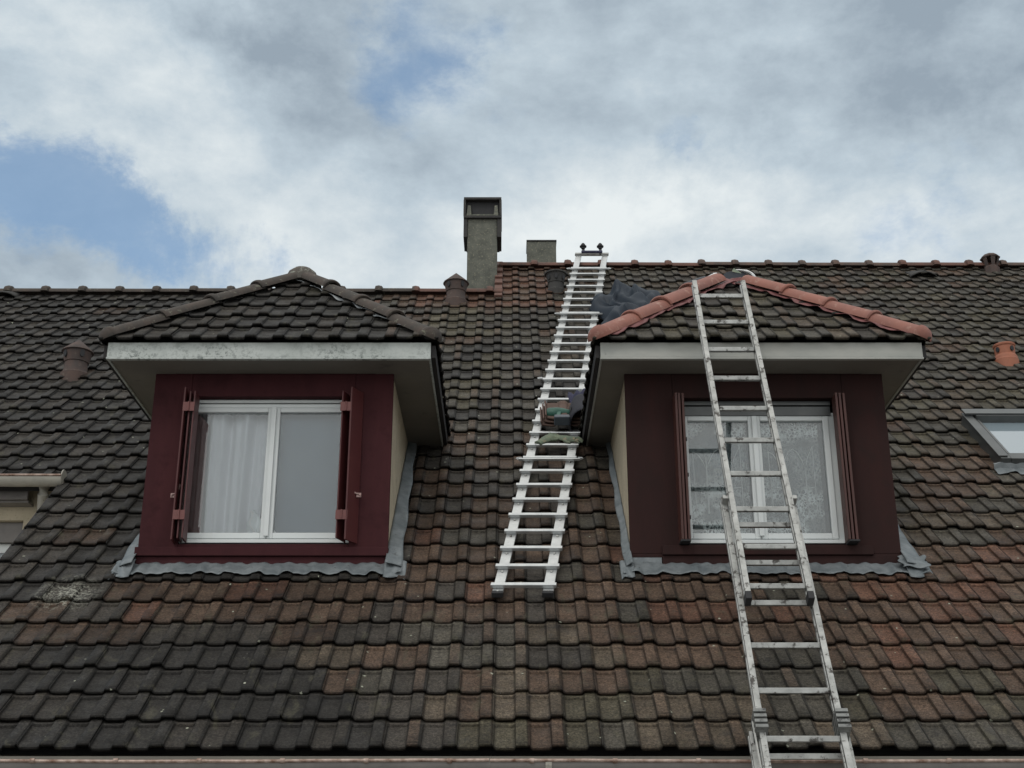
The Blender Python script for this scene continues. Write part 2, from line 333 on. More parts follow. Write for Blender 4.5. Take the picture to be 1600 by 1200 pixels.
def zone_main(x, s):
    n = float(vnoise(np.array(x * 1.3), np.array(s * 1.3), 3)) - .5; xn = x + n * .7
    if s > 7.75 and -1.45 < x < .5: return pick([(ORANGE, 6), (BROWN, 3), (GREY, 1)])
    if 1.25 < s < 1.78 and -2.35 < x < -.75: return pick([(ORANGE * .75, 4), (BROWN, 5), (CHAR, 1)])
    if 1.78 > s > 1.0 and -2.9 < x < -2.4: return pick([(OLIVE * .6, .5), (BROWN * .8, 2), (CHAR, 3)])
    if 1.05 < s < 1.3 and xn < -.9: return pick([(BROWN * .6, 2), (CHAR, 4), (OLIVE * .6, .2)])
    if xn < -.95:
        if s < 1.3: return pick([(DARK * .9, 12), (CHAR * .85, 4), (BROWN * .5, .4), (OLIVE * .6, .1)])
        if x > -1.3 and s < 7.75: return pick([(DARK, 4), (CHAR, 4), (GREEN * .7, 1)])
        return pick([(DARK, 9), (CHAR, 4), (BROWN * .6, .6)])
    if x < .5:
        if s < .55: return pick([(BEIGE * .8, 4), (GREEN * .9, 4), (BROWN, 2), (CHAR, 1.5)])
        if s < 1.2: return pick([(BEIGE * .8, 3), (BROWN, 4), (GREY, 2), (CHAR, 2)])
        if s < 4.3: return pick([(BROWN * .95, 7), (GREY * .8, 3), (ORANGE * .7, 1), (CHAR * 1.1, 3)])
        if s < 6.3: return pick([(CHAR, 4), (GREY, 4), (GREEN * .8, 2), (DARK, 3)])
        return pick([(GREY, 5), (GREEN, 3), (BROWN, 1.2), (CHAR, 2)])
    if s < .8: return pick([(BEIGE * .85, 4), (GREY, 4), (GREEN * .8, 2), (BROWN, 2)])
    if s < 2.3:
        if xn > 1.7: return pick([(ORANGE * .92, 5), (BROWN * 1.1, 6)])
        return pick([(BROWN * 1.05, 8), (ORANGE * .8, 2 if s > 1.1 else 1), (GREY, 1.5)])
    if s < 3.6:
        return pick([(BROWN, 4), (BEIGE * .8, 3), (GREY, 3)])
    return pick([(GREY, 6), (GREEN * .85, 3), (BEIGE * .7, 2.5), (CHAR, 2), (BROWN * .9, 1.2)])
HW = W / 2
# profile over half a tile, starting at the joint phase: (x, height, nose pull-back)
PROF = [(0.0, .010, .003), (.007, .011, .002), (.012, .001, .000), (.022, -.003, -.002), (.060, -.004, -.003), (.102, -.003, -.002), (.113, .000, .000), (.118, .0125, .002), (.122, .0150, .003), (.171, .0150, .003), (.176, .012, .003)]
def tile_mesh(pieces, frame, colfn, thick=.017):
    """pieces: (x0, x1, row, phase_joint_x); each is one tile; returns verts, faces, colours"""
    Of, Xf, Uf, Nf = [np.array(a) for a in frame]
    VS, FS, CS = [], [], []; base = 0
    for (x0, x1, k) in pieces:
        pts = []; j0 = math.floor((x0 - .25 * W) / HW + 1e-6)
        for j in range(j0, j0 + 8):
            for (px, h, nb) in PROF:
                x = .25 * W + j * HW + px
                if x < x0 - 1e-6 or x > x1 + 1e-6: continue
                if px == 0 and abs(x - x0) > .01: h, nb = .0145, .005
                elif px in (.006,) and abs(x - .006 - x0) > .01: h, nb = .012, .003
                pts.append((x, h, nb))
        if not pts: continue
        if pts[-1][0] < x1 - .005 - 1e-6: pts.append((x1 - .005, .0145 if abs(((x1 - .25 * W) / HW) % 1) < .1 or ((x1 - .25 * W) / HW) % 1 > .9 else pts[-1][1], pts[-1][2]))
        if pts[0][0] > x0 + .02: pts.insert(0, (x0 + .002, pts[0][1], pts[0][2]))
        P = np.array(pts); n = len(P)
        jit = rng.normal(0, 1, 6); skew = jit[0] * .0035; dz = jit[1] * .0016; dt = jit[2] * .003; dx = jit[3] * .0012
        xs, hs, nb = P[:, 0], P[:, 1], P[:, 2]; xc = (x0 + x1) / 2
        rise = .031; L = G + .035
        if rng.random() < .035: skew += rng.normal(0, .008); dz += .003; dt -= abs(rng.normal(0, .008))
        base_t = k * G + dt + skew * (xs - xc) / W * 2
        lift = lambda t: rise * (1 - t / G)
        inset = np.clip(1 - np.minimum(xs - x0, x1 - xs) / .016, 0, 1) * .006
        t0 = nb + inset
        rows = []
        rows.append((t0 + .003, hs + lift(t0) - thick - .004))
        rows.append((t0, hs + lift(t0) - .010))
        rows.append((t0 + .004, hs * .94 + lift(t0) - .003))
        rows.append((t0 + .016, hs * .99 + lift(t0 + .016)))
        rows.append((np.full(n, .036), hs + lift(.036)))
        rows.append((np.full(n, .14), hs + lift(.14)))
        rows.append((np.full(n, G - .038), hs + lift(G - .038)))
        pan = (hs < .006).astype(float)
        rows.append((np.full(n, G - .030), hs + lift(G - .030) + pan * .010 + .002))
        rows.append((np.full(n, G - .018), hs + lift(G - .018) + pan * .010 + .002))
        rows.append((np.full(n, L), hs + lift(L)))
        v = []
        for t, h in rows:
            tt = base_t + t; hh = h + dz
            v.append(Of + np.outer(xs + dx, Xf) + np.outer(tt, Uf) + np.outer(hh, Nf))
        v = np.concatenate(v); nr = len(rows)
        a = (np.arange(nr - 1)[:, None] * n + np.arange(n - 1)[None, :]).ravel() + base
        FS.append(np.stack([a, a + 1, a + n + 1, a + n], 1))
        # side skirts so the joints read as narrow dark gaps
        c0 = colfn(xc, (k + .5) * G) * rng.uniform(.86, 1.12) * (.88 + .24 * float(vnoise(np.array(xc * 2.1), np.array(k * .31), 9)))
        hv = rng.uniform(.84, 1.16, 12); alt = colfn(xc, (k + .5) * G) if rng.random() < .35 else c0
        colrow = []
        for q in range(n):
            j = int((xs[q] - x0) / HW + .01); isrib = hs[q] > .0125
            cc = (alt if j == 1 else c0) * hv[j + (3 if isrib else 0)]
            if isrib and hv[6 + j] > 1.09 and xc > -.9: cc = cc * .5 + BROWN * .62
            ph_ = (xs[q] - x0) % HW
            if ph_ < .0125 or .111 < ph_ < .1185 or ph_ > .1735: cc = cc * .45      # shading lines painted into the tint at joints and rib edges
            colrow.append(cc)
        colrow = np.array(colrow)
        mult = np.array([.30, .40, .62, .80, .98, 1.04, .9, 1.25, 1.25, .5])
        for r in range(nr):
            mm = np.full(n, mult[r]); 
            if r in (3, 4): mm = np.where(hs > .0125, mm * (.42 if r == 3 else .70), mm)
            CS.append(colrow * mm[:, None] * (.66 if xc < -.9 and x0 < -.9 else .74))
        VS.append(v); base += len(v)
    return np.concatenate(VS), np.concatenate(FS), np.concatenate(CS)
def tiles_object(name, pieces, frame, colfn, parent, cuts=(), keep=None, label=None):
    import bmesh
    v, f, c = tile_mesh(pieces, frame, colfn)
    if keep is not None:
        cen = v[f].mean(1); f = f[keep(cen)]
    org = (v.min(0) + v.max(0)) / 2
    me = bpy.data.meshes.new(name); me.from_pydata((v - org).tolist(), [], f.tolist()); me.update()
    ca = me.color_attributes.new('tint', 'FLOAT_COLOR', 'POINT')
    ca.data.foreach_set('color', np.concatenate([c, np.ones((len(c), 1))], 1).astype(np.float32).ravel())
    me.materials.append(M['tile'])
    bm = bmesh.new(); bm.from_mesh(me)
    for (p, n) in cuts:      # keep the side the normal points away from
        bmesh.ops.bisect_plane(bm, geom=bm.verts[:] + bm.edges[:] + bm.faces[:], plane_co=Vector(p) - Vector(org), plane_no=n, clear_outer=True)
    loose = [x for x in bm.verts if not x.link_faces]; bmesh.ops.delete(bm, geom=loose, context='VERTS')
    bm.to_mesh(me); bm.free()
    for p in me.polygons: p.use_smooth = True
    me.set_sharp_from_angle(angle=R(33))
    o = link(name, me, parent, org)
    if label: o['label'] = label
    return o
def rows_pieces(xa, xb, k0, k1, seam=None, off=0):
    out = []
    for k in range(k0, k1):
        first = .25 * W + (0 if (k + off) % 2 == 0 else HW)
        j = math.floor((xa - first) / W); x = first + j * W
        while x < xb - 1e-4:
            a, b = max(x, xa), min(x + W, xb)
            if b - a > .03:
                if seam is not None and a < seam - .02 and b > seam + .02: out += [(a, seam, k), (seam, b, k)]
                else: out.append((a, b, k))
            x += W
    return out

# ------------------------------------------------------------------ ground
g_ = MB().bb(-60, 60, -60, 80, -.3, 0).build('ground', 'ground_asphalt'); g_['kind'] = 'structure'
p_ = MB().bb(-12, 12, 4.2, 7.28, .004, .03).build('pavement', 'paving'); p_['kind'] = 'structure'

# ------------------------------------------------------------------ houses
SEAM = -.25 * W; XV = -9.0 * W; SL, SR = 8.08, 9.17      # ridge positions up the slope, left and right
XL, XRT = -7.6, 7.6
HL = thing('terraced_house', (-3.5, 7.3, 0), 'left terraced house with dark weathered tile roof, red dormer and tall open chimney', 'house', 'terraced houses')
HR = thing('terraced_house', (3.5, 7.3, 0), 'right terraced house with higher ridge, brown dormer with new orange hip tiles and skylight', 'house', 'terraced houses')
LXL, LXR = -2.335 - .012, -.770     # board extents left dormer
RXL, RXR = .757, 2.463
def keep_main(c):
    x = c[:, 0]; s = (c[:, 1] - O.y) * UP.y + (c[:, 2] - O.z) * UP.z
    k = np.ones(len(c), bool)
    for a, b in ((LXL + .03, LXR - .03), (RXL + .03, RXR - .03)): k &= ~((x > a) & (x < b) & (s > 1.93) & (s < 3.95))
    k &= ~((x > 3.62) & (x < 4.36) & (s > 3.48) & (s < 4.26))
    return k
nL = int(SL / G) + 1; nRr = int(SR / G) + 1
kg = 13                                   # row whose nose lies over the set-back gutter (s = 3.2)
pl = []
for (a, b, k) in rows_pieces(XV + .25 * W, SEAM, 0, kg) + [(XV, XV + .25 * W - .002, k) for k in range(0, kg)]: pl.append((a, b, k))
pl += rows_pieces(XL, SEAM, kg, nL)
frame0 = (O - UP * .042, XR, UP, NR)
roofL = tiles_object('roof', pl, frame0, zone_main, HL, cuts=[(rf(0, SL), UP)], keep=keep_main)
pr = [(a, b, k) for (a, b, k) in rows_pieces(SEAM, XRT, 0, nRr)]
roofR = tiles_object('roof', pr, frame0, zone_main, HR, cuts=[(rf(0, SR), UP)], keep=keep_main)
def quad(mb, pts): mb.add(pts, [tuple(range(len(pts)))])
def slab(mb, x0, x1, s0, s1, h0=-.035, h1=-.075):
    mb.add([rf(x, s, h) for h in (h0, h1) for (x, s) in ((x0, s0), (x1, s0), (x1, s1), (x0, s1))], [(0, 1, 2, 3), (7, 6, 5, 4), (0, 4, 5, 1), (1, 5, 6, 2), (2, 6, 7, 3), (3, 7, 4, 0)])
dk = MB()
for a in ((XL, XV - .01, 3.22, SL), (XV - .008, LXL, .04, SL), (LXL, LXR, .04, 1.88), (LXL, LXR, 3.98, SL), (LXR, SEAM, .04, SL)): slab(dk, *a)
dk.build('roof_deck', 'underlay_dark', HL)
dk = MB()
for a in ((SEAM, RXL, .04, SR), (RXL, RXR, .04, 1.88), (RXL, RXR, 3.98, SR), (RXR, 3.6, .04, SR), (3.6, 4.38, .04, 3.44), (3.6, 4.38, 4.30, SR), (4.38, XRT, .04, SR)): slab(dk, *a)
dk.build('roof_deck', 'underlay_dark', HR)
# back slopes, gables, walls
rl, rr = rf(0, SL), rf(0, SR)
def back(x0, x1, r, par):
    b = V(0, r.y + (r.z - 2.3) / math.tan(PH), 2.3); n = V(0, math.sin(PH), math.cos(PH)) * .05
    MB().add([V(x0, r.y, r.z), V(x1, r.y, r.z), V(x1, b.y, b.z), V(x0, b.y, b.z), V(x0, r.y, r.z) - n, V(x1, r.y, r.z) - n, V(x1, b.y, b.z) - n, V(x0, b.y, b.z) - n],
             [(0, 1, 2, 3), (7, 6, 5, 4), (0, 4, 5, 1), (1, 5, 6, 2), (2, 6, 7, 3), (3, 7, 4, 0)]).build('rear_slope', 'worn_ridge', par)
    return b.y
yb = back(XL, SEAM, rl, HL); yb2 = back(SEAM, XRT, rr, HR)
def gable(x, r, y2, par, y1=7.3, z1=2.6):
    pts = [(y1, 0), (y2 - .3, 0), (y2 - .3, 2.4), (r.y, r.z - .08), (y1, z1)]
    n = len(pts); vs = [V(x - .06, a, b) for a, b in pts] + [V(x + .06, a, b) for a, b in pts]
    MB().add(vs, [tuple(range(n)), tuple(range(n, 2 * n))[::-1]] + [(i, (i + 1) % n, (i + 1) % n + n, i + n) for i in range(n)]).build('gable_wall', 'render_beige', par)
gable(XL + .1, rl, yb, HL, 9.5, 4.4); gable(XRT - .1, rr, yb2, HR); gable(SEAM + .062, rr - V(0, 0, .02), yb2, HR)
w_ = MB().bb(XV + .05, SEAM - .01, 7.3, 7.5, 0, 2.45); w_.build('front_wall', 'render_beige', HL)
MB().bb(SEAM + .14, XRT - .17, 7.3, 7.5, 0, 2.45).build('front_wall', 'render_beige', HR)
MB().bb(XV, SEAM, 6.78, 7.3, 2.19, 2.21).bb(XV, SEAM, 6.76, 6.78, 2.14, 2.30).build('eaves_board', 'soffit_board', HL)
MB().bb(SEAM + .001, XRT, 6.78, 7.3, 2.19, 2.21).bb(SEAM + .001, XRT, 6.76, 6.78, 2.14, 2.30).build('eaves_board', 'soffit_board', HR)
# side wall of the stepped-forward part of the left house, and set-back facade on the far left
MB().bb(XV + .05, XV + .17, 7.51, 9.45, 0, 2.6).add([V(XV + a, y, z) for a in (.05, .17) for (y, z) in ((7.51, 2.6), (9.45, 2.6), (9.45, 4.45), (7.51, 2.78))],
     [(0, 1, 2, 3), (7, 6, 5, 4), (0, 4, 5, 1), (1, 5, 6, 2), (2, 6, 7, 3), (3, 7, 4, 0)]).build('side_wall', 'render_beige', HL)
sw = MB().bb(XL + .17, -4.75, 9.45, 9.6, 0, 4.5).bb(-3.56, XV + .045, 9.45, 9.6, 0, 4.5).bb(-4.75, -3.56, 9.45, 9.6, 4.25, 4.5).bb(-4.75, -3.56, 9.45, 9.6, 0, 3.0)
sw.build('set_back_wall', 'render_beige', HL)
sh = MB().bb(-4.75, -3.56, 9.50, 9.54, 4.10, 4.247); sb_ = sh.build('roller_shutter_box', 'gutter_brown', HL)
wf = MB().bb(-4.74, -3.57, 9.545, 9.58, 4.03, 4.098).bb(-4.74, -4.68, 9.545, 9.58, 3.03, 4.03).bb(-3.63, -3.57, 9.545, 9.58, 3.03, 4.03).bb(-4.74, -3.57, 9.545, 9.58, 3.0, 3.03)
wf_ = wf.build('window', 'pvc_white', HL, .003); MB().bb(-4.68, -3.63, 9.555, 9.57, 3.03, 4.03).build('pane', 'glass', wf_)
MB().bb(-5.0, -3.4, 9.9, 9.95, 2.8, 4.4).build('curtain_lining', 'blind_grey', HL)

# gutters
def gutter(name, x0, x1, yl, zl, r, mat, rimmat, parent, step, caps=(0, 1)):
    ring = []; n = 12
    for k in range(n + 1):
        t = math.pi * k / n; ring.append((math.cos(t) * r, -math.sin(t) * r))
    for k in range(n, -1, -1):
        t = math.pi * k / n; ring.append((math.cos(t) * (r - .004), -math.sin(t) * (r - .004)))
    c = (yl + r, zl)
    mb = MB().sweep([V(x0, *c), V(x1, *c)], ring, (V(0, 1, 0), V(0, 0, 1)))
    for x in [(x0, x1)[i] for i in caps]: mb.lathe(V(x, yl + r, zl), [(r - .005, -.003), (r - .005, .003)], 24, (V(0, 1, 0), V(0, 0, -1), V(1, 0, 0)))
    g = mb.build(name, mat, parent, smooth=40)
    pts = []; k = int((x1 - x0) / .15); ph = random.random() * 6
    for i in range(k + 1): x = x0 + (x1 - x0) * i / k; pts.append(V(x, yl, zl + .0025 * math.sin(x * 2.1 + ph) + .001 * random.uniform(-1, 1)))
    MB().tube(pts, .0085, 8).build('gutter_rim', rimmat, g, smooth=50)
    x = x0 + .2
    while x < x1:
        MB().tube([V(x - .011, yl, zl), V(x + .011, yl, zl)], .0125, 10).box(V(x, yl + r, zl + .004), (.018, 2 * r, .003)).build('gutter_bracket', rimmat, g, smooth=40)
        x += step
    return g
gutter('gutter', XV - .05, SEAM - .01, 6.615, 2.264, .066, 'gutter_brown', 'gutter_rim', HL, .40, (0,))
gr = gutter('gutter', SEAM - .006, XRT, 6.615, 2.264, .066, 'gutter_brown', 'gutter_rim', HR, .40, (1,))
MB().sweep([V(.17, 6.681, 2.264), V(.20, 6.681, 2.264)], [(math.cos(math.pi * k / 10) * .0695, -math.sin(math.pi * k / 10) * .0695) for k in range(11)], (V(0, 1, 0), V(0, 0, 1)), cap=False, closed=False).build('gutter_joint', 'gutter_cream', gr, solid=.003)
g2 = gutter('gutter', XL, -3.200, 9.085, 4.481, .064, 'gutter_cream', 'gutter_rim', HL, .85)
MB().bb(XL + .17, -3.50, 9.30, 9.33, 4.365, 4.44).bb(XL + .17, -3.50, 9.33, 9.449, 4.350, 4.364).build('eaves_board', 'gutter_brown', HL)
MB().tube([V(-3.36, 9.23, 4.47), V(-3.36, 9.23, 4.43), V(-3.37, 9.25, 4.39), V(-3.39, 9.34, 4.27), V(-3.40, 9.40, 4.15), V(-3.40, 9.41, 3.9), V(-3.40, 9.41, 0.1)], .038, 14).build('downpipe', 'gutter_cream', HL, smooth=50)

# ridge tiles
def cap_ring(r, t, n=14, squash=.85):
    out = []
    for k in range(n + 1): a = math.pi * k / n; out.append((math.cos(a) * r, math.sin(a) * r * squash))
    for k in range(n, -1, -1): a = math.pi * k / n; out.append((math.cos(a) * (r - t), math.sin(a) * (r - t) * squash))
    return out
def cap_tile(name, a, b, side, nrm, r0, r1, mat, parent, collar=.035, cr=.026, drop=.02, end=None, label=None):
    """half-round tile from a (collar end) to b"""
    a, b = Vector(a), Vector(b); t = (b - a).normalized(); L = (b - a).length
    rot = random.gauss(0, .006); nrm = (nrm + side * random.gauss(0, .03)).normalized(); jl = nrm * random.gauss(0, .0025)
    a += jl - nrm * drop; b += jl - nrm * drop
    mb = MB()
    st = [(0, r0), (L * .5, (r0 + r1) / 2), (L + .03, r1)]
    mb.sweep([a + t * s for s, _ in st], cap_ring(1, .16), (side, nrm), scales=[r for _, r in st])
    if collar:
        rr_ = [(0, r0 + .004), (.006, r0 + cr * .8), (collar * .45, r0 + cr), (collar * .85, r0 + cr * .75), (collar, r0 + .003)]
        mb.sweep([a + t * s for s, _ in rr_], cap_ring(1, .2), (side, nrm), scales=[r for _, r in rr_])
    if end:      # rounded closed end
        pr = [(0, r0 + .010), (-.012, (r0 + .010) * .97), (-.038, (r0 + .008) * .84), (-.058, r0 * .55), (-.068, r0 * .12)]
        mb.sweep([a + t * (s + .02) for s, _ in pr], cap_ring(1, .16), (side, nrm), scales=[r for _, r in pr])
    return mb.build(name, mat, parent, smooth=40, label=label)
def ridge(parent, xa, xb, r, pitch, phase, matfn, rad=.075):
    x = phase - math.ceil((phase - xa) / pitch) * pitch
    while x < xb:
        a, b = max(x, xa), min(x + pitch, xb)
        if b - a > .05: cap_tile('ridge_tile', V(a, r.y, r.z + .035), V(b, r.y, r.z + .035), V(0, 1, 0), V(0, 0, 1), rad, rad * .97, matfn(a), parent, collar=.085 if a == x else 0, cr=.034, drop=.022)
        x += pitch
ridge(roofL, XL, SEAM - .02, rl, .393, (25.5 - 797 - 7) * 14.37 / 2085, lambda x: 'old_ridge' if x < -1.35 else 'red_ridge')
ridge(roofR, SEAM - .03, XRT, rr, .381, (888.6 - 797 - 7) * 15.2 / 2085, lambda x: 'red_ridge' if x < 1.0 else ('worn_ridge' if int(x * 7) % 3 else 'red_ridge'), .078)
# verge of the higher house
vg = MB(); s_ = SL - .18
while s_ < SR - .02:
    vg.box(rf(SEAM - .035, s_ + .13, .010), (.085, .27, .075), (XR, (UP * .99 + NR * -.11).normalized(), NR)); s_ += G
vg.build('verge_tiles', 'red_ridge', roofR, .008)

MB().add([rf(x, s_, h) for x in (XV + .004, XV + .03) for (s_, h) in ((.02, -.10), (3.2, -.10), (3.2, .012), (.02, .012))], [(0, 1, 2, 3), (7, 6, 5, 4), (0, 4, 5, 1), (1, 5, 6, 2), (2, 6, 7, 3), (3, 7, 4, 0)]).build('verge_board', 'dark_timber', roofL)
# chimneys
ch = MB().bb(-.479, -.146, 13.30, 13.62, 7.2, 8.90); chO = ch.build('chimney', 'concrete_old', HL, .006)
cp = MB().bb(-.522, -.480, 13.28, 13.64, 8.60, 8.83).bb(-.145, -.098, 13.28, 13.64, 8.60, 8.83).bb(-.50, -.12, 13.62, 13.66, 8.60, 8.83)
cp.bb(-.522, -.098, 13.26, 13.66, 8.832, 8.862)
cp.bb(-.522, -.098, 13.26, 13.66, 9.065, 9.095).bb(-.525, -.500, 13.262, 13.66, 8.864, 9.064).bb(-.120, -.095, 13.262, 13.66, 8.864, 9.064).bb(-.49, -.13, 13.64, 13.66, 8.864, 9.064)
MB().bb(-.499, -.121, 13.325, 13.335, 8.864, 9.064).build('flue_shade_panel', 'black_rubber', chO)  # near-black sheet painted in for the shade inside the open cap
cp.build('chimney_cap', 'soot_concrete', chO, .003)
for x in (-.462, -.158):
    MB().add([V(x - .028, 13.27, 8.864), V(x + .028, 13.27, 8.864), V(x + .016, 13.28, 9.0), V(x - .016, 13.28, 9.0), V(x - .028, 13.31, 8.864), V(x + .028, 13.31, 8.864), V(x + .016, 13.31, 9.0), V(x - .016, 13.31, 9.0)],
             [(0, 1, 2, 3), (7, 6, 5, 4), (0, 4, 5, 1), (1, 5, 6, 2), (2, 6, 7, 3), (3, 7, 4, 0)]).build('cap_support', 'concrete_old', chO, .003)
MB().bb(.203, .553, 14.3, 14.62, 7.8, 9.075).build('chimney', 'concrete_old', HR, .006, label='short square concrete chimney')
MB().bb(.197, .559, 14.29, 14.63, 9.076, 9.092).build('chimney_lid', 'soot_concrete', bpy.data.objects['chimney.001'])

# roof vents
def roof_vent(x, s, mat, parent, kind, scale=1., label=None):
    b = rf(x, s, 0) ; sc = scale
    q = [(.125 * sc, -.10), (.118 * sc, .02), (.103 * sc, .045), (.100 * sc, .12 * sc), (.108 * sc, .125 * sc), (.108 * sc, .135 * sc)]
    if kind == 'cone': q += [(.124 * sc, .215 * sc), (.140 * sc, .225 * sc), (.134 * sc, .236 * sc), (.068 * sc, .295 * sc), (.006, .350 * sc)]
    elif kind == 'flat': q += [(.130 * sc, .245 * sc), (.150 * sc, .25 * sc), (.150 * sc, .27 * sc), (.10 * sc, .285 * sc), (.01, .29 * sc)]
    else: q = [(.118 * sc, -.08), (.118 * sc, .045 * sc), (.110 * sc, .062 * sc), (.100 * sc, .075 * sc), (.104 * sc, .16 * sc), (.112 * sc, .168 * sc), (.114 * sc, .185 * sc), (.108 * sc, .192 * sc), (.01, .197 * sc)]
    v = MB().lathe(b, q, 20).build('roof_vent', mat, parent, smooth=35, label=label)
    z0, z1 = (.15 * sc, .225 * sc) if kind != 'pot' else (.09 * sc, .148 * sc)
    for a in (-128, -52) if kind == 'cone' else ((-140, -90, -40) if kind == 'flat' else (-68, -150)):
        d = V(math.cos(R(a)), math.sin(R(a)), 0); sd_ = V(-d.y, d.x, 0); c = b + d * (.112 * sc if kind != 'pot' else .099 * sc) + V(0, 0, (z0 + z1) / 2)
        MB().lathe(c, [(.001, .014), (.7 * .022, .014), (.020, .0135), (.020, -.02)], 14, (sd_ * 1.0 * sc, V(0, 0, 1) * ((z1 - z0) / .04), d)).build('vent_slot_shade', 'black_rubber', v, smooth=30)  # black ovals stand in for the shade inside the slot openings
    MB().lathe(b + V(0, 0, -.0), [(.128 * sc, -.10), (.126 * sc, .012), (.118 * sc, .022)], 20).build('vent_collar', mat, v, smooth=30)
    return v
roof_vent(-3.84, 5.50, 'vent_old', HL, 'cone', 1.0, 'brown cone-topped clay vent on the dark tiles')
roof_vent(-.567, 7.80, 'vent_old', HL, 'cone', .98, 'brown cone-topped clay vent beside the tall chimney')
roof_vent(.492, 8.20, 'soot_concrete', HR, 'flat', .82, 'blackened flat-topped vent left of the roof ladder')
roof_vent(4.51, 5.88, 'vent_orange', HR, 'pot', .88, 'bright orange pot-shaped clay vent')
# lantern vent on the ridge: sky shows through
lb = V(5.46, rr.y - .08, rr.z - .10); lv = MB().lathe(lb, [(.09, -.08), (.088, .07), (.075, .085)], 8).build('roof_vent', 'vent_old', HR, label='small lantern-shaped vent on the ridge')
lt = MB().lathe(lb, [(.108, .185), (.112, .198), (.07, .235), (.006, .262)], 8)
for k in range(6):
    a = 2 * math.pi * (k + .5) / 6; lt.add([lb + V(math.cos(a + u) * r_, math.sin(a + u) * r_, z_) for (u, r_, z_) in ((-.27, .072, .083), (.27, .072, .083), (.27, .100, .188), (-.27, .100, .188), (-.27, .058, .083), (.27, .058, .083), (.27, .086, .188), (-.27, .086, .188))],
        [(0, 1, 2, 3), (7, 6, 5, 4), (0, 4, 5, 1), (1, 5, 6, 2), (2, 6, 7, 3), (3, 7, 4, 0)])
lt.build('vent_cowl', 'vent_old', lv)
# low hooded vent tiles
def hood(x, s, par):
    mb = MB()
    mb.grid(lambda u, v: rf(x + (u - .5) * .30, s + v * .22, .02 + .062 * math.sin(math.pi * u) ** .7 * (1 - v) ** .6 * (1 if v > 0 else 1)), 12, 6)
    o = mb.build('vent_tile', 'soot_concrete', par, smooth=40, solid=.012)
hood(-5.35, 7.93, HL); hood(4.60, 8.75, HR)

# ------------------------------------------------------------------ skylight
SX0, SX1, S0, S1 = 3.60, 4.38, 3.42, 4.32
def rbox(mb, x0, x1, s0, s1, h0, h1):
    mb.add([rf(x, s, h) for h in (h0, h1) for (x, s) in ((x0, s0), (x1, s0), (x1, s1), (x0, s1))], [(0, 3, 2, 1), (4, 5, 6, 7), (0, 1, 5, 4), (1, 2, 6, 5), (2, 3, 7, 6), (3, 0, 4, 7)]); return mb
sk = MB()
rbox(sk, SX0, SX0 + .075, S0, S1, -.05, .10); rbox(sk, SX1 - .075, SX1, S0, S1, -.05, .10)
rbox(sk, SX0 + .076, SX1 - .076, S0, S0 + .085, -.05, .098); rbox(sk, SX0 + .076, SX1 - .076, S1 - .10, S1, -.05, .125)
skO = sk.build('skylight', 'grey_metal', HR, .005)
s2 = MB(); rbox(s2, SX0 - .012, SX0 + .055, S0 + .02, S1 - .01, .101, .112); rbox(s2, SX1 - .055, SX1 + .012, S0 + .02, S1 - .01, .101, .112); rbox(s2, SX0 - .01, SX1 + .01, S1 - .09, S1 + .01, .1255, .140)
rbox(s2, SX0 + .08, SX0 + .10, S0 + .09, S1 - .11, .06, .095); rbox(s2, SX1 - .10, SX1 - .08, S0 + .09, S1 - .11, .06, .095); rbox(s2, SX0 + .08, SX1 - .08, S0 + .088, S0 + .108, .06, .095)
s2.build('skylight_frame', 'grey_metal', skO, .003)
rbox(MB(), SX0 + .076, SX1 - .076, S0 + .086, S1 - .101, .055, .063).build('pane', 'skylight_glass', skO)
def apron(mb, x0, x1, s_top, s_bot, h_top, ragged=.012, seed=0, nx=None, lift=.012):
    """sheet dressed over the tile profile with a wavy lower edge"""
    nx = nx or int((x1 - x0) / .012); rr2 = random.Random(seed); ph = [rr2.uniform(0, 6) for _ in range(4)]
    def hgt(x):
        u = ((x - .25 * W) / HW) % 1.0
        return .017 * (1 / (1 + math.exp(-(u - .64) * 34))) * (1 / (1 + math.exp((u - .985) * 60))) + (.010 * math.exp(-(u / .05) ** 2))
    def fn(u, v):
        x = x0 + (x1 - x0) * u; wob = ragged * (math.sin(x * 9 + ph[0]) * .5 + math.sin(x * 23 + ph[1]) * .35 + math.sin(x * 61 + ph[2]) * .2)
        s = s_top + (s_bot - s_top) * v - wob * v
        rowpos = ((s + .042) / G) % 1.0
        h = h_top * (1 - v) ** 2 + (hgt(x) * min(1, v * 1.6) + .031 * (1 - rowpos) + lift + .004 * math.sin(x * 37 + v * 5 + ph[3]) + .003 * math.sin(x * 83 + ph[1]))
        return rf(x, s, h)
    return mb.grid(fn, nx, 8)
ap = MB(); apron(ap, SX0 - .05, SX1 + .12, S0 + .01, S0 - .12, .02, .016, 5); ap.build('skylight_flashing', 'zinc', skO, smooth=50, solid=.003)

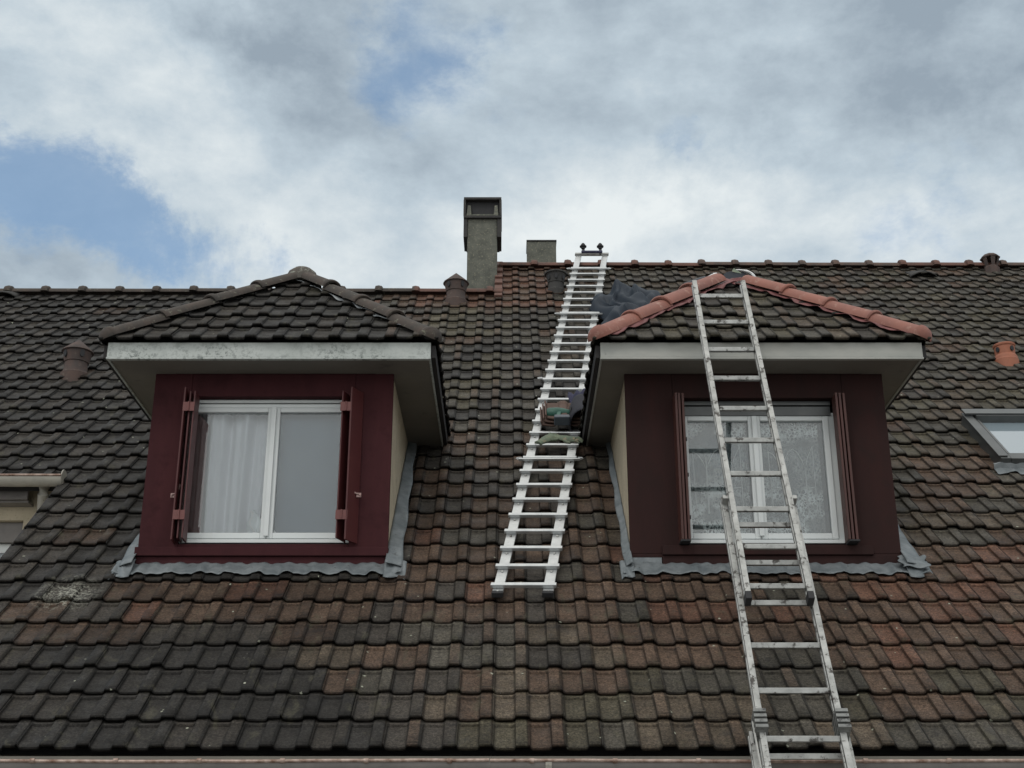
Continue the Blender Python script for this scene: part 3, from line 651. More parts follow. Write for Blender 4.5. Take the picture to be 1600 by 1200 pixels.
# ------------------------------------------------------------------ dormers
YD = 8.207; ZS = 4.905; YF = 7.94
def dormer(par, xl, xr, fl, fr, wx0, wx1, wz0, wz1, board, fascia, tcol, boardname):
    zb = 3.60
    cw = MB()      # cheek walls (rendered): triangles from the roof plane up to the soffit, plus lintel mass behind the board
    for (x, d) in ((xl, 1), (xr, -1)):
        xa, xb = x + d * .008, x + d * .12
        y_s = O.y + (ZS - O.z) / math.tan(PH)
        prof = [(YD + .03, O.z + (YD + .03 - O.y) * math.tan(PH) - .06), (y_s + .1, ZS + .0), (YD + .03, ZS)]
        vs = [V(a, y, z) for a in (xa, xb) for (y, z) in prof]
        cw.add(vs, [(0, 1, 2), (5, 4, 3), (0, 3, 4, 1), (1, 4, 5, 2), (2, 5, 3, 0)])
    cw.bb(xl + .1, xr - .1, YD + .031, YD + .05, wz1 + .035, ZS)
    D = cw.build('dormer', 'render_beige', par)
    # front board round the window
    b = MB()
    b.bb(xl, wx0, YD, YD + .028, zb + .085, ZS).bb(wx1, xr, YD, YD + .028, zb + .085, ZS)
    b.bb(wx0 + .001, wx1 - .001, YD + .001, YD + .028, wz1, ZS).bb(wx0 + .001, wx1 - .001, YD + .001, YD + .028, zb + .085, wz0)
    b.build(boardname, board, D, .003)
    rv = MB().bb(wx0 - .13, wx0 - .001, YD + .0285, YD + .075, wz0, wz1).bb(wx1 + .001, wx1 + .13, YD + .0285, YD + .075, wz0, wz1).bb(wx0 - .028, wx1 + .028, YD + .0285, YD + .17, wz1 + .001, wz1 + .03)
    rv.build('reveal', board, D)
    # soffit and fascia
    yback = O.y + (ZS - O.z) / math.tan(PH) + .05
    sf = MB().bb(fl + .01, fr - .01, YF + .012, YD - .001, ZS + .001, ZS + .02)
    sf.bb(fl + .01, xl + .12, YD - .0005, yback, ZS + .0012, ZS + .02).bb(xr - .12, fr - .01, YD - .0005, yback, ZS + .0012, ZS + .02)
    sf.build('soffit', 'soffit_board', D)
    fa = MB().bb(fl, fr, YF - .010, YF + .010, ZS + .006, 5.012).bb(fl - .002, fr + .002, YF - .016, YF + .014, ZS - .010, ZS + .004)
    fa.build('fascia', fascia, D, .002)
    fs = MB()
    for x, d in ((fl, 1), (fr, -1)):
        MB().bb(x, x + d * .012, YF + .0145, yback, ZS - .008, ZS + .024).build('side_trim', fascia, D, .002)
        MB().bb(x - d * .001, x - d * .03, YF + .0145, yback + .05, ZS + .01, 5.0).build('side_fascia', 'dark_timber', D)
    # roof: three slopes
    ov = .035; ex0, ex1 = fl - ov, fr + ov; ye = YF - ov - .01; ze = 5.008; H = (ex1 - ex0) / 2 * math.tan(PH)
    xm = (ex0 + ex1) / 2; run = H / math.tan(PH); apex = V(xm, ye + run, ze + H)
    nk = int((run / math.cos(PH)) / G) + 2
    hipL = V(1, 1, 0).normalized(); 
    ang = math.atan2(run, (ex1 - ex0) / 2)
    # front
    fo = V(0, ye, ze)
    shift = xm - round(xm / W) * W
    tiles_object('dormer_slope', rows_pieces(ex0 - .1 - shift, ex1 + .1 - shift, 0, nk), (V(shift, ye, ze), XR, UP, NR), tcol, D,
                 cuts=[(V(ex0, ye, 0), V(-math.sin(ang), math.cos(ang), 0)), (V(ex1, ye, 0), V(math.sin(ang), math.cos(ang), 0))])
    # sides
    ym = O.y + (apex.z - O.z) / math.tan(PH) + .3
    for (ex, d) in ((ex0, 1), (ex1, -1)):
        up = V(d * math.cos(PH), 0, math.sin(PH)); nr = V(-d * math.sin(PH), 0, math.cos(PH)); xa = V(0, -1, 0) if d > 0 else V(0, 1, 0)
        org = V(ex, ye, ze)
        pcs = rows_pieces(-(ym - ye), .1, 0, nk) if d > 0 else rows_pieces(-.1, ym - ye, 0, nk)
        hn = V(math.sin(ang) * d, -math.cos(ang), 0)
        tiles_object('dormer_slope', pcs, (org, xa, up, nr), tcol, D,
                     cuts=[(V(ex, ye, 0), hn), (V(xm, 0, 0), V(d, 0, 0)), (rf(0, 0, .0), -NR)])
    # dark deck under the slopes
    e_ = .085
    A = V(ex0 + e_, ye + e_, ze - .03); B = V(ex1 - e_, ye + e_, ze - .03); C_ = apex - V(0, 0, .05)
    yr = O.y + (apex.z - O.z) / math.tan(PH); Rr = V(xm, yr, apex.z - .05); yv = O.y + (ze - O.z) / math.tan(PH)
    MB().add([A, B, C_, Rr, V(ex0 + e_, yv, ze - .03), V(ex1 - e_, yv, ze - .03)], [(0, 1, 2), (0, 2, 3, 4), (1, 5, 3, 2)]).build('dormer_deck', 'underlay_dark', D, solid=.02)
    # room behind the window
    rm = MB()
    rm.bb(xl + .13, xr - .13, 9.55, 9.6, 3.3, ZS - .01).bb(xl + .125, xl + .14, YD + .2, 9.549, 3.3, ZS - .01).bb(xr - .14, xr - .125, YD + .2, 9.549, 3.3, ZS - .01)
    rm.bb(xl + .141, xr - .141, YD + .2, 9.549, ZS - .05, ZS - .02).bb(xl + .141, xr - .141, YD + .03, 9.549, 3.26, 3.3)
    rm.build('room_lining', 'room_wall', D)
    return D, apex, ex0, ex1, ye, ze, yr
def darkcol(x, s): return pick([(DARK * .95, 8), (CHAR * .85, 3), (GREEN * .5, 1)])
def greencol(x, s): return pick([(GREEN * .9, 4), (GREY, 5), (CHAR, 2), (BEIGE * .8, 2)])
DL, apL, l0, l1, lye, lze, lyr = dormer(HL, LXL, LXR, -2.598, -.512, -2.10, -1.02, 3.748, 4.745, 'red_board', 'fascia_mossy', darkcol, 'front_board')
DR, apR, r0, r1, rye, rze, ryr = dormer(HR, RXL, RXR, .583, 2.660, 1.07, 2.19, 3.745, 4.735, 'brown_board', 'fascia_clean', greencol, 'front_board')
DL['label'] = 'dormer with red boarding and dark tiled hip roof'; DR['label'] = 'dormer with brown boarding and new orange hip tiles'

# ledges under the window boards
MB().bb(LXL - .012, LXR + .004, YD - .030, YD + .027, 3.665, 3.722).bb(LXL - .006, LXR, YD - .008, YD + .026, 3.585, 3.664).build('window_ledge', 'red_board', DL, .004)
MB().bb(RXL + .20, RXR - .18, YD - .030, YD + .027, 3.672, 3.732).bb(RXL, RXR, YD - .003, YD + .026, 3.66, 3.684).bb(RXL + .20, RXR + .01, YD - .012, YD + .025, 3.585, 3.671).build('window_ledge', 'brown_board', DR, .004)
MB().bb(RXL - .004, RXL + .197, YD - .006, YD + .024, 3.575, 3.659).build('flashing_plate', 'zinc', DR, .003)

# windows
def window(D, x0, x1, z0, z1, y, xm, lintel, sill_over=.0):
    f = MB(); t = .042
    f.bb(x0, x1, y, y + .06, z0, z0 + .030).bb(x0, x0 + t, y, y + .06, z0 + .030, z1 - lintel).bb(x1 - t, x1, y, y + .06, z0 + .030, z1 - lintel).bb(x0, x1, y, y + .06, z1 - lintel, z1 - lintel + .03)
    f.bb(x0 - sill_over, x1 + sill_over, y - .045, y - .001, z0 - .004, z0 + .020)
    fo = f.build('window_frame', 'pvc_white', D, .003)
    panes = []
    for (a, b) in ((x0 + t, xm), (xm, x1 - t)):
        s = MB(); w_ = .038; a += .002; b -= .002; q0, q1 = z0 + .032, z1 - lintel - .002
        s.bb(a, a + w_, y - .016, y + .03, q0, q1).bb(b - w_, b, y - .016, y + .03, q0, q1).bb(a + w_, b - w_, y - .0155, y + .03, q0, q0 + w_).bb(a + w_, b - w_, y - .0155, y + .03, q1 - w_ * .8, q1)
        s.build('window_sash', 'pvc_white', D, .004)
        MB().bb(a + w_ - .004, b - w_ + .004, y + .005, y + .012, q0 + w_ - .004, q1 - w_ * .8 + .004).build('window_pane', 'glass', D)
    return fo
window(DL, -2.19, -.93, 3.768, 4.745, 8.285, -1.556, .055, 0)
MB().bb(-1.572, -1.540, 8.250, 8.268, 3.812, 4.685).build('window_astragal', 'pvc_white', DL, .003)
MB().bb(-2.098, -1.022, 8.262, 8.284, 4.722, 4.742).bb(-2.098, -1.022, 8.275, 8.284, 4.690, 4.716).build('roller_track', 'pvc_white', DL, .002)
window(DR, 1.085, 2.140, 3.765, 4.735, 8.285, 1.605, .105, 0)
MB().bb(1.589, 1.621, 8.250, 8.268, 3.812, 4.625).build('window_astragal', 'pvc_white', DR, .003)
MB().bb(1.135, 2.118, 8.262, 8.284, 4.705, 4.733).bb(1.135, 2.118, 8.276, 8.284, 4.635, 4.70).build('roller_box', 'grey_metal', DR, .002)

# shutters (folded back in thin metal leaves)
def leaf(mb, p, q, z0, z1, t=.010, tilt=0.):
    p, q = V(*p, 0), V(*q, 0); d = (q - p); L = d.length; d.normalize(); n = V(-d.y, d.x, 0)
    mb.box((p + q) / 2 + V(0, 0, (z0 + z1) / 2), (L, t, z1 - z0), (d, n, V(0, 0, 1)))
    return mb
def hinge(x, y, z, D, w=.085, mat='hinge_pink'):
    MB().bb(x - w / 2, x + w / 2, y - .004, y + .002, z - .031, z + .031).tube([V(x, y - .007, z - .032), V(x, y - .007, z + .032)], .006, 8).build('shutter_hinge', mat, D, .001)
# left dormer
l = MB(); leaf(l, (-2.118, 8.205), (-2.112, 8.085), 3.745, 4.765); l.build('shutter', 'red_shutter', DL, .002)
l = MB(); leaf(l, (-2.052, 8.225), (-2.050, 8.10), 3.760, 4.745); l.build('shutter', 'red_shutter', DL, .002)
l = MB(); leaf(l, (-2.084, 8.228), (-2.081, 8.108), 3.760, 4.745); l.build('shutter', 'red_shutter', DL, .002)  # extra leaf added between the two to darken their reflection in the glass
hinge(-2.080, 8.088, 4.63, DL, .075); hinge(-2.078, 8.088, 3.905, DL, .075)
l = MB(); leaf(l, (-.968, 8.20), (-1.030, 8.082), 3.745, 4.765, .012); l.build('shutter', 'red_shutter', DL, .002)
l = MB(); leaf(l, (-1.045, 8.225), (-1.088, 8.10), 3.760, 4.745); l.build('shutter', 'red_shutter', DL, .002)
hinge(-1.060, 8.086, 4.63, DL, .075); hinge(-1.058, 8.086, 3.905, DL, .075)
for x, y, s in ((-.975, 8.168, 1), (-2.135, 8.175, -1)):
    MB().tube([V(x - .028 * s, y - .01, 4.125), V(x - .022 * s, y - .014, 4.09), V(x - .012 * s, y - .014, 4.065), V(x + .012 * s, y - .012, 4.062), V(x + .022 * s, y - .010, 4.05)], .006, 8).box(V(x + .012 * s, y - .006, 4.055), (.03, .006, .028)).build('shutter_hook', 'hook_metal', DL, smooth=40)
# right dormer: stacked leaves either side
for k, (xa, xb) in enumerate(((1.074, 1.080), (1.096, 1.100), (1.118, 1.124))):
    l = MB(); leaf(l, (xa, 8.225), (xb, 8.105 + .004 * k), 3.752, 4.735, .016); l.build('shutter', 'brown_shutter', DR, .003)
for k, (xa, xb) in enumerate(((2.128, 2.122), (2.152, 2.146), (2.176, 2.172))):
    l = MB(); leaf(l, (xa, 8.225), (xb, 8.105 + .004 * k), 3.752, 4.735, .016); l.build('shutter', 'brown_shutter', DR, .003)
for z in (4.18, 4.42, 3.90): MB().bb(1.128, 1.140, 8.12, 8.135, z - .012, z + .012).build('shutter_catch', 'black_rubber', DR, .002)
MB().bb(1.066, 1.13, 8.10, 8.20, 3.738, 3.751).build('shutter_foot', 'black_rubber', DR, .003); MB().bb(2.118, 2.185, 8.10, 8.20, 3.738, 3.751).build('shutter_foot', 'black_rubber', DR, .003)

# curtains
def drape(name, x0, x1, z0, z1, y, amp, mat, label, cat, waves=9, lean=0., group=None, seed=1):
    rd = random.Random(seed); ph = [rd.uniform(0, 6) for _ in range(3)]
    def fn(u, v):
        x = x0 + (x1 - x0) * u + lean * (1 - v) * (u - .3)
        return V(x, y + amp * (math.sin(u * waves * 6.28 + ph[0] + .6 * math.sin(v * 3)) + .5 * math.sin(u * waves * 2.3 * 6.28 + ph[1])), z0 + (z1 - z0) * v)
    o = MB().grid(fn, 120, 14).build(name, mat, None, smooth=60, solid=.002)
    return tag(o, label, cat, group)
drape('curtain', -2.04, -1.59, 3.80, 4.69, 8.395, .032, 'curtain_white', 'white curtain falling in soft folds behind the left pane of the red dormer', 'curtain', 2.4, -.05, seed=4)
drape('blind', -1.56, -1.0, 3.78, 4.69, 8.38, .0025, 'blind_grey', 'plain grey-blue blind behind the right pane of the red dormer', 'blind', 1.2, 0, seed=9)
cl = MB().grid(lambda u, v: V(-1.68 + .17 * u + .03 * (1 - v) * (u - .5) + .012 * math.sin(v * 9), 8.312 + .018 * math.sin(u * 17 + v * 4), 3.80 + v * (.20 - .10 * abs(u - .15) - .07 * u) + .01 * math.sin(u * 9)), 20, 10).build('cloth', 'white_cloth', None, smooth=60, solid=.003)
tag(cl, 'small crumpled white cloth at the foot of the middle mullion inside the red dormer', 'cloth')
dp = MB().add([V(x, y, z) for y in (8.315, 8.325) for (x, z) in ((-2.15, 3.80), (-1.99, 3.80), (-1.995, 4.585), (-2.06, 4.66), (-2.15, 4.66))], [(0, 1, 2, 3, 4), (9, 8, 7, 6, 5)] + [(i, (i + 1) % 5, (i + 1) % 5 + 5, i + 5) for i in range(5)]).build('reflection_panel', 'shutter_reflection', None)  # sheet added behind the glass to imitate the reflection of the open shutters
tag(dp, 'rose-brown sheet added inside the left edge of the red dormer window as shutter reflection', 'reflection_panel')
def lace(x0, x1, label, seed):
    o = drape('lace_curtain', x0, x1, 3.80, 4.63, 8.345, .004, 'lace', label, 'curtain', 7, 0, 'lace curtains in the brown dormer', seed)
    m0 = (x0 + x1) / 2; w = (x1 - x0) * .38; y = 8.332
    mb = MB()
    lines = [[(-1, 4.40), (-1.0 + .06, 3.98)], [(-.45, 4.37), (-.42, 3.98)], [(-1, 4.40), (-.8, 4.385), (-.6, 4.34), (-.45, 4.28), (-.3, 4.34), (-.1, 4.40), (.1, 4.42), (.3, 4.40), (.5, 4.34), (.62, 4.28), (.75, 4.36), (1, 4.44)],
             [(1, 4.44), (1, 3.98)], [(.6, 4.28), (.62, 3.98)], [(-.45, 4.28), (-.45, 3.98)], [(-1, 4.16), (-.45, 4.15)], [(.6, 4.15), (1, 4.16)]]
    for ln in lines: mb.tube([V(m0 + a * w, y, z) for a, z in ln], .0036, 5)
    rd = random.Random(seed)
    mb.build('embroidery', 'thread_white', o)
    return o
lace(1.150, 1.560, 'white lace curtain in the left half of the brown dormer window', 3)
lace(1.650, 2.035, 'white lace curtain in the right half of the brown dormer window', 5)
MB_ = MB().bb(1.13, 2.12, 8.48, 8.485, 3.75, 4.66).build('blind', 'blind_dark', None); tag(MB_, 'grey-blue blind hanging behind the lace curtains of the brown dormer', 'blind')

# zinc flashing round both dormers
def flash(D, xl, xr, seed, corner=True, left=.11, right=.10):
    a = MB(); apron(a, xl - left, xr + right, 1.90, 1.735, .010, .012, seed, lift=.016); a.build('apron_flashing', 'zinc', D, smooth=50, solid=.003)
    for x, d, w in ((xr, 1, right), (xl, -1, left * .8)):
        rd = random.Random(seed + d); 
        def fn(u, v, x=x, d=d, w=w):
            s = 1.80 + v * 2.05; ww = w * (1 - .40 * v) + .006 * math.sin(v * 21 + d)
            return rf(x + d * (-.004 + ww * u), s, .075 - .030 * u + .012 * (1 - v) + .0025 * math.sin(v * 31 + u * 3) + .003 * math.sin(v * 67))
        MB().grid(fn, 6, 60).build('side_flashing', 'zinc', D, smooth=50, solid=.003)
        # dressed corner piece
        MB().grid(lambda u, v: rf(x + d * (u * (w + .035) - .01), 1.88 - v * (.19 + .02 * math.sin(u * 7)), .066 - .02 * v - .02 * u * u + .005 * math.sin(u * 9 + v * 6)), 12, 10).build('corner_flashing', 'zinc', D, smooth=50, solid=.003)
flash(DL, LXL, LXR, 11); flash(DR, RXL, RXR, 23, left=.06, right=.12)
tr_ = MB()
for k in range(9):
    a = 2 * math.pi * k / 9
tr_.grid(lambda u, v: rf(RXR - .04 + .17 * u + .012 * math.sin(v * 9), 1.76 + .15 * v + .012 * math.sin(u * 7), .074 + .004 * math.sin(u * 9 + v * 5)), 14, 12).build('flashing_patch', 'zinc', DR, smooth=40, solid=.003)

# hip tiles
def hip(D, corner, apex, side_sign, mat, n, r, collar, cr, newstyle, stop=1.0):
    c, a = Vector(corner), Vector(apex); t = (a - c).normalized(); L = (a - c).length * stop; seg = L / n
    side = V(-t.y, t.x, 0).normalized(); nrm = side.cross(t); nrm = nrm if nrm.z > 0 else -nrm; nrm.normalize(); side = t.cross(nrm)
    for k in range(n):
        p, q = c + t * (seg * k) + nrm * (.052 + (.007 if k else 0)), c + t * (seg * (k + 1)) + nrm * .046
        cap_tile('hip_tile', p, q, side, nrm, r, r * (.96 if newstyle else .93), mat, D, collar=collar if k or not newstyle else 0, cr=cr, drop=.02, end=(k == 0))
ofs = .04
hip(DL, (l0 + ofs, lye + ofs, lze + .005), apL, -1, 'old_ridge', 4, .074, .045, .012, False)
hip(DL, (l1 - ofs, lye + ofs, lze + .005), apL, 1, 'old_ridge', 4, .074, .045, .012, False)
hip(DR, (r0 + ofs, rye + ofs, rze + .005), apR, -1, 'new_terracotta', 4, .088, .026, .013, True, .90)
hip(DR, (r1 - ofs, rye + ofs, rze + .005), apR, 1, 'new_terracotta', 4, .088, .026, .013, True, .88)
# apex cap and short ridge of the left dormer
MB().lathe(apL + V(0, .02, .03), [(.135, -.05), (.125, .0), (.105, .045), (.07, .075), (.02, .088)], 16).build('apex_cap', 'apex_stone', DL, smooth=50)
y = apL.y + .05
while y < lyr - .05: cap_tile('ridge_tile', V(apL.x, y, apL.z + .03), V(apL.x, min(y + .38, lyr), apL.z + .03), V(1, 0, 0), V(0, 0, 1), .085, .082, 'old_ridge', DL, .05, .02); y += .38
y = apR.y + .42
while y < ryr - .05: cap_tile('ridge_tile', V(apR.x, y, apR.z + .03), V(apR.x, min(y + .38, ryr), apR.z + .03), V(1, 0, 0), V(0, 0, 1), .085, .082, 'new_terracotta', DR, .036, .018); y += .38
# flexible strip showing below the new hip tiles, thin lead edge below the old ones
def hipstrip(D, corner, apex, sgn, mat, w, name, seed, u0=.02, u1=.97, h=.012):
    c, a = Vector(corner), Vector(apex); rd = random.Random(seed); ph = [rd.uniform(0, 6) for _ in range(3)]
    def fn(u, v):
        p = c.lerp(a, u0 + (u1 - u0) * u); x = p.x + sgn * (.05 + v * (w + .012 * math.sin(u * 40 + ph[0]) + .012 * math.sin(u * 17 + ph[1])))
        ripple = .022 * (.5 + .5 * math.sin(u * 46 + ph[2])) + .006 * math.sin(u * 90)
        return V(x, p.y, p.z) + NR * (.022 + h + ripple * .7 * v + .004 * (1 - v))
    MB().grid(fn, 90, 5).build(name, mat, D, smooth=50, solid=.003)
hipstrip(DR, (r0, rye, rze), apR, 1, 'underlay_pink', .075, 'hip_underlay', 1)
hipstrip(DR, (r1, rye, rze), apR, -1, 'underlay_pink', .075, 'hip_underlay', 2)
hipstrip(DL, (l1, lye, lze), apL, -1, 'lead_edge', .022, 'hip_lead', 3, h=.004)

# ------------------------------------------------------------------ roof ladder
def ladder_axes(a, b):
    t = (b - a).normalized(); x = V(1, 0, 0); x = (x - t * x.dot(t)).normalized(); n = x.cross(t).normalized(); return t, x, n
A0, B0 = rf(.075, 1.44, .065), rf(.937, 9.30, .12)
LT = thing('roof_ladder', A0, 'bright aluminium roof ladder lying on the tiles between the two dormers', 'ladder')
t, x, n = ladder_axes(A0, B0)
if n.z < 0: n = -n
xh = (V(1, 0, 0) - n * n.x); xh.normalize()
LL = (B0 - A0).length; hw = .150
for sg in (-1, 1):
    MB().sweep([A0 + xh * (sg * hw), B0 + xh * (sg * hw)], [(-.032, -.012), (.032, -.012), (.032, .012), (-.032, .012)], (xh, n)).build('stile', 'aluminium', LT, .002)
    MB().box(A0 + xh * (sg * hw) - t * .006, (.068, .03, .034), (xh, t, n)).build('foot', 'black_rubber', LT, .004)
k = 0; sA = .055
while sA < LL - .42:
    c = A0 + t * sA + n * .026
    if abs(sA - .055 - .246 * 2) > 9: pass
    if 9 <= k <= 11 and False: pass
    MB().sweep([c - xh * .196, c + xh * .196], [(-.014, -.012), (.014, -.012), (.016, .010), (.010, .014), (-.010, .014), (-.016, .010)], (t, n)).build('rung', 'aluminium', LT, .0015)
    bl = MB()
    for sg in (-1, 1): bl.lathe(A0 + t * (sA - .045) + xh * (sg * hw) + n * .012, [(.009, 0), (.009, .005), (.005, .008)], 10, (xh, t, n))
    bl.build('bolt', 'old_aluminium', LT, smooth=40)
    sA += .2405; k += 1
for q in (8, 15.2, 23, 30):      # splice bars with looped ends
    c = A0 + t * (.055 + .2405 * q - .035) + n * .030
    if (c - A0).length > LL: continue
    sb = MB().sweep([c - xh * .225, c + xh * .225], [(-.008, -.008), (.008, -.008), (.008, .008), (-.008, .008)], (t, n))
    for sg in (-1, 1):
        e0 = c + xh * (.215 * sg); sb.tube([e0 + t * .0, e0 + xh * (.02 * sg) + t * .004, e0 + xh * (.028 * sg) + t * .018, e0 + xh * (.018 * sg) + t * .032, e0 - xh * (.01 * sg) + t * .035], .005, 7)
    sb.build('splice_bar', 'aluminium', LT, smooth=40)
tc = B0 + n * .02
MB().box(tc, (.385, .05, .03), (xh, t, n)).build('top_bar', 'old_aluminium', LT, .003)
MB().tube([tc - xh * .12 + n * .03, tc + xh * .12 + n * .03], .016, 10).build('axle', 'cloth_indigo', LT, smooth=40)
for sg in (-1, 1):
    p = tc + xh * (.098 * sg)
    MB().sweep([p, p + t * .035 + n * .03, p + V(0, 0, .075)], [(-.016, -.004), (.016, -.004), (.016, .004), (-.016, .004)], (xh, V(0, 1, 0))).build('hook_arm', 'grey_metal', LT)
    MB().lathe(p + V(0, 0, .10) - xh * .0, [(.012, -.035), (.022, -.028), (.026, -.012), (.040, -.006), (.040, .006), (.026, .012), (.024, .028), (.012, .042)], 14, (V(1, 0, 0), V(0, 1, 0), V(0, 0, 1))).build('wheel', 'black_rubber', LT, smooth=40)
    MB().sweep([B0 + xh * (sg * hw) - t * .1, B0 + xh * (sg * hw) + t * .03 + V(0, .1, .0), B0 + xh * (sg * hw) + V(0, .34, -.30)], [(-.015, -.006), (.015, -.006), (.015, .006), (-.015, .006)], (xh, V(0, -.3, 1).normalized())).build('ridge_hook', 'grey_metal', LT)

# ------------------------------------------------------------------ extension ladder
ZL = 1 / math.sqrt(1 + .5125 ** 2); TL = V(0, .5125, 1).normalized(); NLd = V(0, 1, -.5125).normalized() * -1   # NLd points to the camera side, up
def lp(z, x, off=0.): return V(x, 7.80 + (z - 4.98) * .5125, z) + NLd * off
EL = thing('extension_ladder', (1.39, lp(0, 0).y, 0), 'worn paint-splashed aluminium extension ladder leaning on the brown dormer from the ground', 'ladder')
def section(z0, z1, xc, wid, off, mat, first, pitch, name, rail=(.030, .060)):
    for sg in (-1, 1):
        xx = xc + sg * (wid / 2 - rail[0] / 2)
        w2, d2 = rail[0] / 2, rail[1] / 2
        MB().sweep([lp(z0, xx, off), lp(z1, xx, off)], [(-w2, -d2), (w2, -d2), (w2, -d2 * .35), (w2 * .7, -d2 * .3), (w2 * .7, d2 * .3), (w2, d2 * .35), (w2, d2), (-w2, d2), (-w2, d2 * .35), (-w2 * .7, d2 * .3), (-w2 * .7, -d2 * .3), (-w2, -d2 * .35)], (V(1, 0, 0), NLd)).build('stile', mat, EL, .0015)
    s = first
    while s > z0 / ZL + .03:
        c = lp(s * ZL, xc, off)
        if s < z1 / ZL - .02:
            MB().sweep([c - V(wid / 2 - rail[0], 0, 0), c + V(wid / 2 - rail[0], 0, 0)], [(-.014, -.014), (.014, -.014), (.014, .014), (-.014, .014)], (V(0, 1, 0), V(0, 0, 1))).build('rung', mat, EL, .003)
        s -= pitch
section(3.073, 5.476, 1.388, .352, .020, 'old_aluminium', 6.014, .2742, 'upper')
section(1.05, 3.760, 1.388, .412, -.048, 'old_aluminium', 6.014 - .2742 * 7 - .055 + .0, .2742, 'middle')
section(0.0, 2.44, 1.388, .480, -.120, 'old_aluminium', 2.62, .2742, 'lower')
for sg in (-1, 1):
    MB().box(lp(3.085, 1.388 + sg * .161, .020), (.033, .066, .050), (V(1, 0, 0), NLd, TL)).build('end_cap', 'black_rubber', EL, .004)
    MB().box(lp(3.72, 1.388 + sg * .186, .002), (.040, .060, .026), (V(1, 0, 0), NLd, TL)).build('guide_bracket', 'old_aluminium', EL, .003)
    cb = MB(); zz = 2.475
    for j in range(4): cb.box(lp(zz - j * .026, 1.388 + sg * .196, -.035), (.062, .105, .018), (V(1, 0, 0), (NLd + TL * .15).normalized(), TL))
    cb.box(lp(zz - .04, 1.388 + sg * .196, -.05), (.050, .08, .10), (V(1, 0, 0), NLd, TL))
    cb.build('clamp', 'clamp_grey', EL, .002)
    MB().box(lp(.03, 1.388 + sg * .225, -.12), (.045, .075, .06), (V(1, 0, 0), NLd, TL)).build('foot', 'black_rubber', EL, .005)
cl = MB().tube([lp(1.2, 1.15, .0), lp(2.0, 1.165, -.01), lp(2.45, 1.16, -.03)], .005, 6).build('cord', 'strap_pale', EL, smooth=40)

# ------------------------------------------------------------------ loose things on the roof
# dark blue tarpaulin bundle
def tarp(u, v):
    a = (u - .5) * 2; b = v
    x = 1.27 + a * .42 + .05 * math.sin(b * 7) + .03 * math.sin(b * 17 + 2); s = 6.45 + b * (1.30 + .10 * a) + .05 * math.sin(a * 5) + .03 * math.sin(a * 15)
    edge = max(0., 1 - a * a * .92) ** .55 * max(0., 1 - (2 * b - 1) ** 4 * .98) ** .6
    top = .17 * edge * (1 - .3 * a) + .05 * math.exp(-((a + .1) / .35) ** 2 - ((b - .8) / .2) ** 2)
    fold = .030 * math.sin(a * 9 + b * 5) + .022 * math.sin(a * 4 - b * 13 + 1) + .018 * abs(math.sin(a * 13 + b * 8)) + .014 * math.sin(b * 29 + a * 11)
    fold += .030 * (1 - abs(math.sin(a * 6.5 + b * 3 + 1.2 * math.sin(b * 4)))) + .022 * (1 - abs(math.sin(a * 3 - b * 8 + math.sin(a * 5)))) - .02
    fold += .05 * max(0, 1 - abs(a + .62 - .25 * b) / .10) - .04 * max(0, 1 - abs(a - .35 + .4 * b) / .08)
    return rf(x, s, max(.045, .05 + top + fold * edge * 1.2))
tp = MB().grid(tarp, 70, 60).build('tarpaulin', 'tarp_blue', None, smooth=30, solid=.004)
tag(tp, 'crumpled dark blue tarpaulin bundled on the tiles between the roof ladder and the orange hip', 'tarpaulin')
# roll of membrane and offcut at the dormer apex
ap0 = apR + V(-.10, .10, .02)
rl1 = thing('foil_roll', ap0 + V(-.12, 0, 0), 'dark roll with a silver end at the top of the brown dormer roof', 'roll')
ax1 = (V(.94, .1, .10).normalized(), V(-.1, 1, 0).normalized(), V(0, 0, 1))
p0 = apR + V(-.30, .13, .015); p1 = apR + V(-.07, .12, .085)
MB().tube([p0, p0.lerp(p1, .6), p1.lerp(p0, .3)], .045, 14, scales=[.85, 1, .95]).build('roll', 'membrane_black', rl1, smooth=40)
MB().tube([p1.lerp(p0, .33), p1.lerp(p0, .1), p1], .052, 12, scales=[.55, .8, .82]).lathe(p1, [(.046, -.02), (.046, .008), (.030, .012)], 12, (V(0, 1, 0), V(0, 0, 1), V(1, 0, .1))).build('foil_end', 'silver_foil', rl1, smooth=30)
rl2 = thing('membrane_roll', apR + V(.1, .1, .03), 'dark roll with a curved white rim at the top of the brown dormer roof', 'roll')
q0 = apR + V(.10, .12, .06)
MB().sweep([q0 + V(0, -.02, 0), q0 + V(.03, .2, .03), q0 + V(.05, .42, .05)], [(.125 * math.cos(a), .078 * math.sin(a)) for a in [2 * math.pi * k / 18 for k in range(18)]], (V(1, 0, -.25).normalized(), V(.25, 0, 1).normalized())).build('roll', 'membrane_black', rl2, smooth=40)
MB().tube([q0 + V(.125 * math.cos(a), -.03, .082 * math.sin(a)) for a in [R(q) for q in range(-35, 116, 12)]], .013, 8, scales=[1.3] * 3 + [1] * 6 + [.6] * 4).build('rim', 'silver_foil', rl2, smooth=40)
MB().bb(apR.x + .13, apR.x + .15, apR.y + .2, apR.y + .4, apR.z - .05, apR.z + .1)
ol = MB().add([apR + V(.02, -.10, .035), apR + V(.09, -.08, .03), apR + V(.05, -.02, .10), apR + V(.02, -.09, .045), apR + V(.09, -.07, .04), apR + V(.05, -.01, .11)], [(0, 1, 2), (5, 4, 3), (0, 3, 4, 1), (1, 4, 5, 2), (2, 5, 3, 0)]).build('offcut', 'glove_green', None)
tag(ol, 'small pale yellow-green scrap at the very top of the tiles beside the ladder head', 'scrap')
